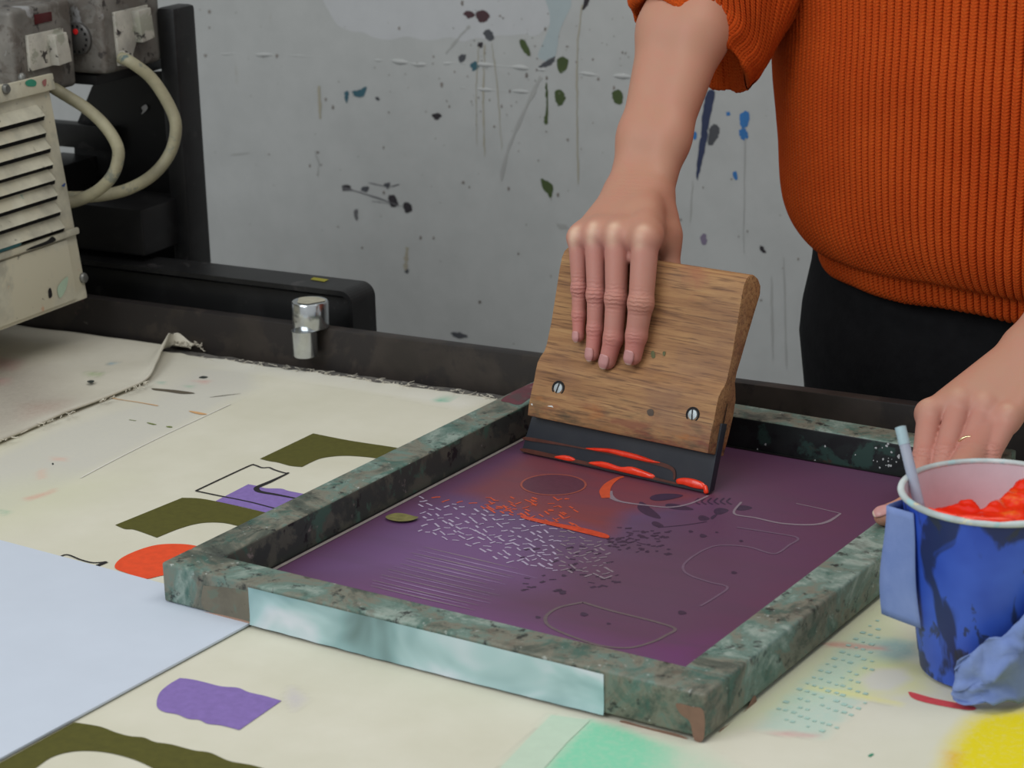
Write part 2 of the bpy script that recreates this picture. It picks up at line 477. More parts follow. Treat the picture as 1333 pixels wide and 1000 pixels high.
# whiter, worn layer on the left, with pale edge lines
st.patch([(-60, 620), (70, 560), (200, 520), (260, 480), (330, 480), (330, 505), (262, 540), (100, 622), (-60, 700)], (200, 198, 188), .8, .01)
st.patch([(262, 462), (400, 478), (500, 500), (600, 512), (640, 520), (600, 532), (500, 512), (380, 492), (262, 474)], (220, 218, 208), .7, .008)
st.patch([(-60, 640), (60, 620), (160, 625), (100, 660), (0, 690), (-60, 700)], (206, 206, 178), .6, .03)
st.patch([(150, 450), (262, 462), (300, 500), (200, 520), (60, 560)], (196, 192, 182), .5, .02)
for pts, c, al in [([(32, 648), (62, 640), (70, 636), (72, 640), (50, 648), (36, 652)], (214, 160, 142), .6), ([(0, 664), (12, 666), (6, 670)], (130, 180, 150), .7),
                   ([(50, 615), (56, 610), (58, 622), (52, 624)], (220, 170, 150), .6), ([(68, 595), (86, 596), (86, 600), (68, 599)], (220, 170, 150), .5),
                   ([(250, 495), (274, 495), (268, 500)], (205, 150, 140), .5), ([(240, 502), (252, 502), (248, 505)], (130, 180, 150), .6),
                   ([(205, 497), (214, 497), (212, 500)], (110, 170, 150), .7), ([(564, 518), (588, 518), (584, 523), (568, 523)], (96, 180, 150), .7)]:
    st.patch(pts, c, al, .003)
# mint print patch and the coloured patches on the right
st.patch([(642, 1010), (690, 960), (718, 931), (770, 938), (740, 965), (700, 1010)], (186, 208, 186), .8, .004)
st.patch([(700, 1010), (740, 965), (768, 938), (806, 946), (880, 975), (880, 1010)], (134, 208, 172), .95, .005)
st.patch([(860, 965), (905, 975), (960, 1010), (850, 1010)], (184, 208, 184), .7, .012)
st.patch([(930, 955), (1020, 880), (1100, 812), (1160, 760), (1170, 800), (1200, 880), (1090, 905), (1010, 930)], (206, 212, 176), .85, .01)
for k in range(6):
    t0 = k * .014
    st.patch([(985 + 22 * k, 948 - 20 * k), (1072 + 22 * k, 960 - 22 * k), (1090 + 20 * k, 935 - 20 * k), (1005 + 22 * k, 926 - 20 * k)], (168, 204, 192), .55, .006)
st.patch([(1140, 838), (1165, 832), (1190, 838), (1195, 852), (1170, 860), (1146, 854)], (150, 178, 178), .8, .006)
st.patch([(1110, 880), (1135, 858), (1195, 866), (1215, 900), (1140, 905), (1100, 900)], (222, 220, 150), .6, .008)
st.patch([(1118, 884), (1140, 870), (1178, 870), (1188, 884), (1160, 900), (1130, 898)], (214, 212, 200), .95, .004)
st.patch([(1050, 892), (1110, 900), (1175, 915), (1172, 919), (1100, 906), (1050, 896)], (224, 218, 140), .7, .003)
st.patch([(1070, 837), (1090, 835), (1150, 842), (1160, 846), (1120, 845), (1075, 841)], (208, 150, 140), .7, .002)
st.patch([(1150, 968), (1198, 930), (1240, 912), (1300, 905), (1400, 900), (1400, 1010), (1190, 1010)], (214, 212, 190), .4, .02)
st.patch([(1222, 1020), (1240, 965), (1262, 938), (1285, 928), (1420, 915), (1420, 1020)], (226, 208, 34), 1.0, .010)
st.patch([(1262, 1010), (1280, 960), (1320, 940), (1420, 930), (1420, 1010)], (230, 212, 20), .6, .02)
st.patch([(1000, 953), (1030, 952), (1070, 957), (1060, 960), (1010, 957)], (206, 150, 150), .6, .0025)
st.patch([(1232, 978), (1250, 980), (1246, 1000), (1234, 1000)], (222, 150, 40), .5, .005)
st.patch([(380, 894), (398, 910), (384, 925), (372, 908)], (190, 184, 196), .5, .004)
cme = fast_mesh('printed_cloth', Pc, grid_quads(len(CXg), len(cx)))
add_color(cme, 'stain', st.c)
cloth = mobj('printed_cloth', cme, m_cloth, smooth=True)
tag(cloth, 'cream cotton cloth printed with olive, purple and orange shapes covering the table', 'cloth')
UP = V3(0, 0, 1)
pr = {k: stained_ for k, stained_ in dict(
    olive=plain('olive print', (82, 80, 26), .85, .12, 160), purple=plain('purple print', (130, 108, 172), .85, .10, 160),
    orange=plain('orange print', (226, 76, 34), .8, .08, 160), black=plain('black print', (34, 32, 34), .8, .1, 200),
    red=plain('red print', (208, 74, 80), .85, .1, 200), umber=plain('umber mark', (92, 84, 70), .9, .15, 300),
    peach=plain('peach mark', (208, 162, 112), .9, .1, 300), leaf=plain('green mark', (112, 124, 66), .9, .1, 300),
    white=plain('white worn thread', (222, 220, 210), .9, .05, 300), ink=plain('dark spot', (50, 56, 52), .8, .1, 300), lilac=plain('lilac smear', (190, 182, 200), .9, .06, 200),
    mint=plain('pale mint print', (190, 209, 188), .9, .03, 120), emerald=plain('emerald mark', (66, 140, 110), .8, .1, 200)).items()}
def cpt(p, z=0.0001): return onz(p[0], p[1], z)
def cpoly(pts, c, per=5, z=.0001, name='printed_shape'):
    P = catmull(pts, per, True) if per > 1 else pts
    Decal().poly([cpt(p, z) for p in P]).build(name, pr[c], cloth, UP)
def cline(pts, w, c, z=.0003, name='printed_line', per=6):
    P = catmull(pts, per) if per > 1 else pts
    Decal().ribbon([cpt(p, z) for p in P], w, UP).build(name, pr[c], cloth, UP)
def crop(ox, oy, s, pts): return [(ox + x / s, oy + y / s) for x, y in pts]
def mixed(corner_runs):
    """outline from runs: each run is smoothed on its own, corners stay sharp"""
    out = []
    for run in corner_runs:
        P = catmull(run, 6) if len(run) > 2 else np.asarray(run, float)
        out += list(P[:-1])
    return out
c4 = lambda pts: crop(240, 540, 4.443, pts)
c3 = lambda pts: crop(0, 400, 3.3325, pts)
c5 = lambda pts: crop(0, 640, 2.7775, pts)
cpoly(mixed([c4([(437, 255), (745, 108)]), c4([(745, 108), (960, 150), (1220, 190), (1420, 232)]), c4([(1420, 232), (1380, 300)]),
             c4([(1380, 300), (1250, 278), (1110, 252), (1000, 240), (900, 238), (800, 250), (740, 272), (680, 302)]),
             c4([(680, 302), (610, 295), (540, 276), (490, 268), (437, 255)])]), 'olive', 1)
cpoly(mixed([c3([(500, 945), (790, 827)]), c3([(790, 827), (900, 835), (1145, 890), (1250, 915)]), c3([(1250, 915), (1150, 980)]),
             c3([(1150, 980), (1035, 950), (960, 935), (870, 937), (780, 960), (680, 1000)]), c3([(680, 1000), (640, 985), (580, 965), (540, 962), (500, 945)])]), 'olive', 1)
cpoly(mixed([c4([(180, 500), (370, 402)]), c4([(370, 402), (420, 412), (470, 425), (560, 428), (600, 440), (690, 458), (800, 480)]), c4([(800, 480), (560, 590)]), c4([(560, 590), (470, 566), (330, 532), (180, 500)])]), 'purple', 1)
cline(c4([(65, 440), (230, 362), (380, 293), (400, 290), (412, 292), (450, 306), (490, 305), (520, 318), (580, 336), (605, 335)]), .0019, 'black')
cline(c4([(605, 335), (500, 385), (430, 415), (417, 430), (440, 446), (530, 462), (645, 484), (760, 505)]), [.0015, .0042, .0048, .0048, .004, .0026, .0022], 'black')
cline(c4([(65, 440), (200, 468), (380, 505), (520, 541), (600, 556)]), .0019, 'black')
cpoly(c5([(415, 275), (440, 240), (520, 205), (600, 190), (710, 197), (790, 240), (760, 300), (680, 320), (600, 303), (525, 316), (460, 296)]), 'orange', 6)
cline(c5([(205, 244), (240, 228), (290, 246), (335, 257), (386, 254)]), .0017, 'black')
cline(c5([(386, 254), (345, 271), (330, 280)]), .0036, 'black')
cpoly(mixed([c5([(865, 863), (1018, 757)]), c5([(1018, 757), (960, 740), (900, 726), (860, 710), (800, 705), (740, 690), (690, 679), (650, 675)]),
             c5([(650, 675), (608, 700), (575, 732), (567, 775), (590, 796), (640, 806), (680, 822), (720, 826), (750, 840), (800, 846), (865, 863)])]), 'purple', 1)
cpoly(mixed([c5([(-60, 1015), (268, 835)]), c5([(268, 835), (360, 850), (420, 872), (470, 885), (520, 890), (560, 906), (620, 915), (700, 936), (760, 945), (830, 975), (920, 992), (1010, 1020)]),
             c5([(1010, 1020), (900, 1080)]), c5([(900, 1080), (640, 1060)]), c5([(640, 1060), (550, 1000), (470, 965), (370, 942), (270, 940), (190, 960), (130, 1000), (20, 1080)]), c5([(20, 1080), (-60, 1050)])]), 'olive', 1)
cpoly(crop(0, 400, 3.3325, [(660, 352), (720, 356), (780, 362), (845, 373), (790, 376), (720, 366), (670, 360)]), 'umber', 5, name='paint_mark')
cpoly(crop(0, 400, 3.3325, [(862, 306), (880, 299), (902, 303), (885, 309)]), 'ink', 5, name='paint_mark')
cpoly(crop(0, 400, 3.3325, [(820, 450), (860, 455), (900, 465), (870, 466), (835, 458)]), 'peach', 5, name='paint_mark')
cpoly(crop(0, 400, 3.3325, [(636, 500), (660, 504), (680, 510), (655, 509)]), 'leaf', 5, name='paint_mark')
cpoly(crop(0, 400, 3.3325, [(722, 516), (745, 517), (745, 522), (726, 521)]), 'leaf', 5, name='paint_mark')
cpoly(crop(0, 400, 3.3325, [(225, 678), (230, 675), (233, 680), (228, 684)]), 'ink', 5, name='paint_mark')
cline(crop(0, 400, 3.3325, [(445, 385), (520, 400), (600, 412), (685, 427)]), [.0026, .0012, .0012, .002], 'peach')
cline(crop(0, 400, 3.3325, [(560, 488), (590, 492)]), .001, 'leaf')
cline(crop(0, 400, 3.3325, [(910, 390), (960, 384), (1045, 374)]), [.0004, .0014, .0004], 'umber', name='crease')
cline(crop(0, 400, 3.3325, [(1000, 420), (850, 490), (700, 560), (500, 660), (350, 740)]), .0016, 'white', name='crease')
cpoly([(642, 1010), (690, 959), (718, 931), (768, 938), (738, 967), (700, 1010)], 'mint', 1, name='printed_shape')
cpoly([(1183, 903), (1186, 901), (1215, 909), (1245, 915), (1268, 920), (1269, 924), (1255, 924), (1215, 917), (1190, 910)], 'red', 4, name='paint_mark')
cpoly(crop(1000, 750, 4, [(520, 935), (540, 924), (550, 930), (530, 942)]), 'emerald', 4, name='paint_mark')
# rows of small teal halftone dabs beside the frame
hd = Decal()
for i in range(9):
    for j in range(16):
        x = 1004 + i * 9.5 + j * 9.2 + random.uniform(-1, 1); y = 930 + i * 3.2 - j * 8.2 + random.uniform(-1, 1)
        if random.random() < .25 or x > 1150 - i * 3: continue
        q = onz(x, y, .0001); w = random.uniform(.0010, .0020)
        hd.poly([q + V3(-w, -w * .8, 0), q + V3(w, -w, 0), q + V3(w * 1.1, w * .8, 0), q + V3(-w * .8, w, 0)])
hdm = plain('teal dabs', (166, 198, 186), .9, .15, 300)
tag(hd.build('halftone_dabs', hdm, cloth, UP), kind='stuff')

# ------------------------------------------------------------------ plain white paper sheet
pc = [onz(-160, 664), onz(352, 801), onz(-330, 1172), onz(-900, 985)]
m_paper = plain('white paper', (199, 208, 221), .7, .02, 20)
P0 = [np.array([p[0], p[1], .0010]) for p in pc]; P1 = [p + V3(0, 0, .0016) for p in P0]
tag(hexa('paper_sheet', [P0[2], P0[1], P0[0], P0[3], P1[2], P1[1], P1[0], P1[3]], m_paper),
    'plain white paper sheet lying on the cloth under the frame corner', 'paper')

# ------------------------------------------------------------------ second, frayed canvas piece on the left
m_canvas = stained('unbleached canvas', (196, 191, 175), (212, 208, 194), 0.95, bumpv=.5, weave=700)
fe = catmull([(-170, 650), (-60, 600), (0, 575), (60, 549), (120, 525), (185, 499), (203, 481), (215, 462), (228, 450), (262, 449)], 8)
be = catmull([(-170, 372), (-60, 388), (0, 398), (65, 409), (130, 421), (195, 431), (215, 434), (235, 436), (250, 440), (264, 446)], 8)
nr, ncol = 36, len(fe); vs_ = []
for j in range(nr):
    t = j / (nr - 1)
    for i in range(ncol):
        a, b = onz(fe[i][0], fe[i][1], .003), onz(be[i][0], be[i][1], .003)
        if b[1] > YR - .008: b[1] = YR - .008
        p = a * (1 - t) + b * t
        u = i / (ncol - 1)
        lift = .0035 + .002 * mnoise.noise((p[0] * 14, p[1] * 14, 5)) + .0018 * math.exp(-(t / .05) ** 2)
        lift += .015 * max(0, (u - .55) / .3) * math.exp(-((t - .12) / .28) ** 2) if u < .85 else .015 * max(0, (1 - u) / .15) * math.exp(-((t - .12) / .28) ** 2)
        p[2] = lift; vs_.append(p)
Pf = np.array(vs_); sf = Stain(Pf, .004)
sf.patch([(-40, 470), (60, 480), (90, 520), (40, 552), (-40, 580)], (158, 148, 138), .6, .03)
sf.patch([(-10, 465), (28, 470), (20, 482), (-10, 480)], (190, 150, 146), .6, .008)
sf.patch([(112, 484), (135, 486), (130, 491), (115, 489)], (160, 180, 130), .7, .004)
sf.patch([(140, 470), (152, 470), (150, 473), (142, 473)], (130, 170, 186), .8, .003)
sf.patch([(-10, 492), (12, 492), (8, 498), (-10, 498)], (196, 150, 146), .6, .006)
sf.patch([(30, 525), (90, 520), (80, 535), (30, 545)], (170, 140, 128), .4, .012)
flap = empty('canvas_piece', onz(100, 500, 0))
tag(flap, 'crumpled unbleached canvas piece with frayed edge below the louvred heater', 'cloth')
fm = fast_mesh('canvas_sheet', Pf, grid_quads(nr, ncol)); add_color(fm, 'stain', sf.c)
sheet = mobj('canvas_sheet', fm, m_canvas, flap, smooth=True)
sm = sheet.modifiers.new('thickness', 'SOLIDIFY'); sm.thickness = .0022; sm.offset = -1
dk = Decal().poly([onz(x, y, .0068) for x, y in catmull([(113, 497), (118, 495), (123, 496), (119, 499)], 4, True)])
dk.build('paint_mark', pr['ink'], flap, UP)
m_thread = plain('frayed thread', (214, 208, 192), .9, .06, 200)
thr = []
def strand(x, y, dx, dy, n=4, z=.006, j=4):
    pts = []
    for k in range(n):
        pts.append(onz(x + dx * k / (n - 1) + random.uniform(-j, j) * .5, y + dy * k / (n - 1) + random.uniform(-j, j) * .4, z + random.uniform(0, z * .6)))
    return pts
for k in range(42):
    x = random.uniform(60, 200); y = 409 + (x - 65) * .172
    thr.append(strand(x, y + 1, random.uniform(-8, 8), random.uniform(-7, -1), 4, .006, 5))
for (x, y, dx, dy) in [(150, 424, 4, -28), (152, 424, -3, -26), (160, 424, 10, -6), (214, 436, -4, -6), (222, 436, 2, -8), (120, 419, 8, -8), (126, 420, -6, -9)]:
    for _ in range(3): thr.append(strand(x, y, dx, dy, 5, .007, 3))
for k in range(70):
    t = random.random(); x = 216 + t * 46 + random.uniform(-3, 3); y = 437 + t * 9 + random.uniform(-4, 8)
    thr.append(strand(x, y, random.uniform(-8, 10), random.uniform(-5, 5), 4, .006, 4))
for k in range(30):
    x = random.uniform(0, 190); y = 575 - x * .405
    thr.append(strand(x, y, random.uniform(-12, 12), random.uniform(-3, 4), 4, .004, 3))
tag(tubes_join('frayed_thread', thr, .00055, m_thread, flap), kind='stuff')
thr = []
for k in range(110):
    x = random.uniform(262, 640); y = 464 + (x - 262) * .142 + random.uniform(-3, 4)
    thr.append(strand(x, y, random.uniform(-12, 12), random.uniform(-3, 3), 4, .0004, 3))
tag(tubes_join('frayed_thread', thr, .0004, m_thread, cloth), kind='stuff')
# ================================================================== SCREEN FRAME
FA, FB, FC, FD = (onz(*p, .032) for p in ((210.2, 734.6), (917.9, 907.5), (1323.3, 587.5), (716.2, 487.4)))
FA, FB, FC, FD = (np.array([p[0], p[1], 0.0]) for p in (FA, FB, FC, FD))
fu = unit(FB - FA); fv = np.array([-fu[1], fu[0], 0]); FWID = np.linalg.norm(FB - FA); FLEN = np.linalg.norm(FD - FA)
FZ0, FZ1, BW = .0030, .0335, .0318
def fpt(u, v, z=0.0): return FA + fu * u + fv * v + V3(0, 0, z)
def frame_mat(name, front=False):
    k = NM(name); v = k.coord()
    f = k.noise(16, 8, 0.68, v, .6)
    c = k.ramp(f, [(.28, lin(44, 48, 45)), (.40, lin(82, 88, 78)), (.47, lin(120, 118, 104)), (.54, lin(100, 124, 114)), (.62, lin(144, 158, 148)), (.75, lin(70, 76, 68))])
    f2 = k.noise(38, 6, .7, v, .4)
    c = k.mix(k.ramp(f2, [(.52, (0, 0, 0)), (.66, (.85, .85, .85))]), c, lin(60, 96, 86))
    f3 = k.noise(60, 5, .65, k.coord('Object', (1, 1, 1), (.4, .2, 0)))
    c = k.mix(k.ramp(f3, [(.60, (0, 0, 0)), (.70, (.55, .55, .55))]), c, lin(104, 92, 80))
    f4 = k.noise(120, 4, .7, k.coord('Object', (1, 1, 1), (0, .7, .2)))
    c = k.mix(k.ramp(f4, [(.64, (0, 0, 0)), (.70, (.8, .8, .8))]), c, lin(176, 182, 176))
    f5 = k.noise(90, 6, .7, k.coord('Object', (1, 1, 1), (.9, .1, .6)))
    c = k.mix(k.ramp(f5, [(.56, (0, 0, 0)), (.66, (.9, .9, .9))]), c, lin(26, 28, 28))
    k.bump(f4, .35, .0006)
    return k.set(c, .55, 0, .4)
m_frame = frame_mat('weathered frame paint')
m_inner2 = speckled('grey green inner face', (92, 94, 84), [((58, 64, 60), 20, .5, (1, 1, 1)), ((70, 98, 86), 28, .56, (1, 1, 1)), ((134, 126, 122), 48, .68, (1, 1, 1)), ((30, 30, 32), 60, .62, (1, 1, 1))], rough=.5, bump=.3)
m_inner = speckled('dark inner face', (36, 42, 42), [((24, 26, 28), 20, .5, (1, 1, 1)), ((46, 70, 64), 28, .60, (1, 1, 1)), ((112, 106, 104), 48, .70, (1, 1, 1)), ((70, 56, 48), 36, .66, (1, 1, 1))], rough=.45, bump=.3)
m_wear = plain('bare brown wood', (128, 98, 82), .8, .12, 90)
scr = empty('screen_frame', fpt(FWID / 2, FLEN / 2))
tag(scr, 'weathered green painted screen printing frame with purple mesh lying on the cloth', 'screen frame')
def bar(u0, u1, v0, v1, inner):
    """inner: outward direction (in frame u,v) of the face turned to the opening"""
    pts = [fpt(u0, v0, FZ0), fpt(u1, v0, FZ0), fpt(u1, v1, FZ0), fpt(u0, v1, FZ0), fpt(u0, v0, FZ1), fpt(u1, v0, FZ1), fpt(u1, v1, FZ1), fpt(u0, v1, FZ1)]
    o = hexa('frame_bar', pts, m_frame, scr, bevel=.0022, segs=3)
    o.data.materials.append(m_inner2 if inner[0] > 0 else m_inner)  # faces turned to the opening get a darker colour mix
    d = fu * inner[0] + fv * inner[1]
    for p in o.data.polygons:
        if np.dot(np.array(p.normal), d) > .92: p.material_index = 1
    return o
bar(0, FWID, 0, BW, (0, 1))
bar(0, FWID, FLEN - BW, FLEN, (0, -1))
bar(0, BW, BW, FLEN - BW, (1, 0))
bar(FWID - BW, FWID, BW, FLEN - BW, (-1, 0))
# purple mesh with stencil colours
MZ = .0052
gu = np.linspace(BW - .002, FWID - BW + .002, 190); gv = np.linspace(BW - .002, FLEN - BW + .002, 230)
GU, GV = np.meshgrid(gu, gv)
Pm = FA[None] + GU.reshape(-1, 1) * fu[None] + GV.reshape(-1, 1) * fv[None] + V3(0, 0, MZ)[None]
sm_ = Stain(Pm, MZ)
k2 = lambda pts: crop(680, 560, 2.666, pts)
k1 = lambda pts: crop(370, 560, 3.3325, pts)
sm_.patch([(360, 742), (600, 640), (690, 590), (640, 640), (560, 700), (440, 768)], (84, 60, 98), .5, .02)
sm_.patch([(430, 740), (520, 690), (600, 655), (760, 700), (700, 760), (560, 770)], (116, 84, 132), .7, .035)
sm_.patch([(640, 660), (760, 640), (860, 640), (900, 660), (820, 720), (700, 720)], (94, 80, 114), .6, .03)
sm_.patch([(420, 760), (560, 760), (800, 840), (900, 872), (700, 850), (500, 790)], (116, 74, 122), .6, .02)
sm_.patch([(840, 840), (930, 830), (900, 880), (850, 872)], (110, 58, 112), .6, .02)
sm_.patch([(700, 700), (900, 680), (960, 760), (880, 820), (740, 790)], (92, 72, 92), .5, .03)
sm_.patch([(600, 640), (650, 612), (690, 588), (800, 614), (925, 645), (870, 660), (812, 668), (792, 692), (700, 672)], (120, 62, 66), .80, .012)
sm_.patch([(640, 650), (720, 655), (800, 665), (792, 696), (720, 676)], (134, 62, 54), .45, .014)
def mesh_mat():
    k = NM('purple screen mesh'); v = k.coord()
    f = k.noise(8, 5, .6, v)
    c = k.ramp(f, [(.3, lin(94, 62, 90)), (.7, lin(98, 62, 86))])
    a = k.attr('stain')
    f2 = k.noise(14, 5, .6, k.coord('Object', (.35, 3, 1), (0, 0, math.radians(-5))))
    c = k.mix(a.outputs['Alpha'], c, a.outputs['Color'])
    c = k.mix(k.ramp(f2, [(.48, (0, 0, 0)), (.75, (.4, .4, .4))]), c, lin(84, 66, 82))
    k.bump(k.noise(1500, 1, .5, v), .15, .0003)
    return k.set(c, .45, 0, .35)
mme = fast_mesh('screen_mesh', Pm, grid_quads(len(gv), len(gu))); add_color(mme, 'stain', sm_.c)
mesh_o = mobj('screen_mesh', mme, mesh_mat(), scr, smooth=True)
m_glue = plain('pale glued mesh border', (146, 138, 134), .6, .12, 120)
m_gap = plain('dark seam', (22, 20, 22), .5, .1, 60)
def strip(name, u0, v0, u1, v1, w0, w1, mat_, z):
    a, b = fpt(u0, v0), fpt(u1, v1); s = unit(np.cross(UP, b - a))
    return Decal().poly([a + V3(0, 0, z), b + V3(0, 0, z), b + s * w1 + V3(0, 0, z), a + s * w0 + V3(0, 0, z)]).build(name, mat_, scr, UP)
strip('mesh_border', BW, FLEN - BW, BW, BW, .0056, .0056, m_glue, MZ + .0004)
strip('dark_seam', BW, FLEN - BW, BW, BW, .0022, .0022, m_gap, MZ + .0007)  # thin dark strips where the mesh meets the bars
strip('dark_seam', FWID - BW, FLEN - BW, BW, FLEN - BW, .003, .003, m_gap, MZ + .0007)
strip('dark_seam', FWID - BW, BW, FWID - BW, FLEN - BW, .0015, .0015, m_gap, MZ + .0007)
# stencil drawing
md = {k: plain('stencil ' + k, c, .5, .1, 200) for k, c in dict(line=(132, 118, 128), dash=(170, 158, 180), dark=(62, 44, 66), lilac=(146, 122, 158),
      olive=(102, 88, 92), oval=(150, 78, 66), ovalfill=(92, 52, 66), orange=(198, 80, 48), grey=(108, 86, 106)).items()}
def mpt(p, z=MZ + .00008): return onz(p[0], p[1], z)
def mline(pts, w, c, name='stencil_line', per=6, z=MZ + .0001):
    P = catmull(pts, per)
    Decal().ribbon([mpt(p, z) for p in P], w, UP).build(name, md[c], mesh_o, UP)
mline(k2([(300, 212), (308, 232), (340, 248), (420, 260), (510, 268), (580, 256), (645, 228)]), [.006, .005, .003, .0022, .0022, .0026, .002], 'line')
mline(k2([(950, 255), (1030, 272), (1105, 290)]), .0012, 'line')
mline(k2([(1105, 290), (1060, 318), (1000, 329), (900, 324), (810, 305), (735, 290), (760, 250)]), [.0018, .0034, .003, .0026, .0022, .002, .002], 'line')
mline(k2([(745, 338), (850, 354), (955, 374), (925, 400), (890, 425), (860, 428), (780, 405), (690, 400), (640, 412), (590, 440), (560, 468), (562, 490), (590, 508), (650, 528), (712, 546), (670, 580), (618, 611)]), .0020, 'grey')
mline(k2([(210, 598), (130, 615), (88, 640), (80, 662), (100, 685), (170, 716), (270, 748), (370, 756), (450, 736), (500, 712), (530, 690), (470, 668), (400, 650), (300, 625), (210, 598)]), .0026, 'olive')
ov = [(108 + 112 * math.cos(t), 190 + 36 * math.sin(t)) for t in np.linspace(0, 2 * math.pi, 28)]
Decal().poly([mpt(p, MZ + .00004) for p in k2(ov)]).build('stencil_oval', md['ovalfill'], mesh_o, UP)
mline(k2(ov), .0018, 'oval', per=2)
mline(k2([(290, 236), (286, 212), (300, 188), (330, 168), (352, 162)]), [.007, .009, .007, .004, .003], 'orange')
def leaf(cx_, cy_, rx, ry, ang, c='dark'):
    P = []
    for t in np.linspace(0, 2 * math.pi, 22, endpoint=False):
        x, y = rx * math.cos(t), ry * math.sin(t) * (1 - .35 * math.cos(t))
        P.append((cx_ + x * math.cos(ang) - y * math.sin(ang), cy_ + x * math.sin(ang) + y * math.cos(ang)))
    Decal().poly([mpt(p) for p in k2(P)]).build('stencil_leaf', md[c], mesh_o, UP)
for a in [(500, 232, 58, 11, -.08), (440, 284, 46, 14, .5), (545, 268, 50, 9, .15), (690, 281, 26, 11, -.1), (630, 306, 20, 9, .1), (768, 270, 30, 9, .0), (470, 328, 22, 8, .3), (665, 300, 14, 5, -.6), (430, 268, 30, 8, .6)]:
    leaf(*a)
for k in range(6):
    x = 600 + k * 22
    mline(k2([(x + 12, 236), (x, 248), (x + 16, 258)]), .0016, 'dark', 'stencil_sprig')
mline(k2([(470, 338), (560, 330), (640, 318)]), .0012, 'dark', 'stencil_sprig')
for (x, y, r) in [(628, 367, 13), (585, 352, 8), (735, 495, 10), (555, 634, 15), (140, 565, 12), (175, 485, 11), (215, 640, 14), (470, 330, 9), (760, 385, 7), (675, 355, 6), (300, 672, 8), (55, 650, 10), (145, 505, 9)]:
    leaf(x, y, r, r * .45, .1)
sd = Decal()
for k in range(110):    # dark seeds
    t = random.random(); x = 300 + random.uniform(0, 210); y = 335 + random.uniform(0, 80) + (x - 300) * .08
    if random.random() < .45: x = random.uniform(0, 330); y = random.uniform(400, 560)
    a = random.uniform(-.6, .5); L = random.uniform(5, 14)
    p = k2([(x - L * math.cos(a), y - L * math.sin(a) * .6), (x + L * math.cos(a), y + L * math.sin(a) * .6)])
    sd.ribbon([mpt(q) for q in p], random.uniform(.0012, .003), UP)
tag(sd.build('stencil_seeds', md['dark'], mesh_o, UP), kind='stuff')
sd = Decal(); so = Decal(); sg = Decal()
cnt = 0; placed = []
while cnt < 200:
    x, y = random.uniform(590, 1420), random.uniform(290, 640)
    # band of dashes running down to the right
    yc = 440 + (x - 900) * .26
    if abs(y - yc) > 118 - abs(x - 980) * .10: continue
    if any((x - a) ** 2 + ((y - b) * 1.7) ** 2 < 26 ** 2 for a, b in placed): continue
    placed.append((x, y)); cnt += 1
    a = random.choice([random.uniform(-.5, .2), random.uniform(.5, .9)]); L = random.uniform(9, 19)
    p = k1([(x - L * math.cos(a), y - L * math.sin(a) * .7), (x, y + random.uniform(-2, 2)), (x + L * math.cos(a), y + L * math.sin(a) * .7)])
    tgt = so if y < 330 + (x - 800) * .22 else (sd if x < 1190 else sg)
    tgt.ribbon([mpt(q, MZ + .00012) for q in p], random.uniform(.0013, .0021), UP)
for k in range(60):
    x = random.uniform(880, 1300); y = random.uniform(292, 345 + (x - 880) * .2)
    a = random.choice([random.uniform(-.5, .2), random.uniform(.5, .9)]); L = random.uniform(9, 17)
    p = k1([(x - L * math.cos(a), y - L * math.sin(a) * .7), (x + L * math.cos(a), y + L * math.sin(a) * .7)])
    so.ribbon([mpt(q, MZ + .00012) for q in p], random.uniform(.0012, .002), UP)
tag(sd.build('stencil_dashes', md['dash'], mesh_o, UP), kind='stuff')
tag(sg.build('stencil_dashes', md['line'], mesh_o, UP), kind='stuff')
tag(so.build('stencil_dashes', md['orange'], mesh_o, UP), kind='stuff')
for k in range(15):     # parallel stencil stripes
    t = k / 14
    x0 = 600 - 240 * t + random.uniform(-20, 20); y0 = 508 + 168 * t
    x1 = 1050 - 250 * t + random.uniform(-80, 80); y1 = y0 + (x1 - x0) * .235
    mline(k1([(x0, y0), ((x0 + x1) / 2, (y0 + y1) / 2 + random.uniform(-2, 2)), (x1, y1)]), [.0004, random.uniform(.0010, .0019), .0003], 'lilac' if k % 2 else 'line')
# wet ink left on the mesh
def ink_mat(name, rgb):
    k = NM(name)
    f = k.noise(120, 4, .6, k.coord())
    c = k.ramp(f, [(.3, lin(*rgb)), (.75, lin(min(255, rgb[0] + 12), rgb[1] + 26, rgb[2] + 14))])
    k.bump(k.noise(160, 3, .5, k.coord()), .3, .001)
    return k.set(c, .22, 0, .5)
m_ink = ink_mat('wet orange red ink', (232, 44, 18))
m_inkthin = plain('thin orange ink film', (196, 68, 40), .35, .2, 220)
Decal().poly([mpt(p, MZ + .0004) for p in catmull(k2([(0, 297), (60, 310), (130, 325), (200, 338), (260, 352), (300, 366), (290, 376), (220, 360), (150, 343), (60, 322), (0, 306)]), 5, True)]).build('ink_streak', m_inkthin, mesh_o, UP)
# olive coated scrap of tape by the left bar
fl = catmull(k1([(440, 374), (480, 360), (520, 362), (560, 372), (582, 378), (550, 392), (500, 396), (455, 388)]), 4, True)
Decal().poly([mpt(p, MZ + .0022) for p in fl]).build('tape_scrap', plain('olive yellow scrap', (112, 108, 62), .7, .3, 150), scr, UP)
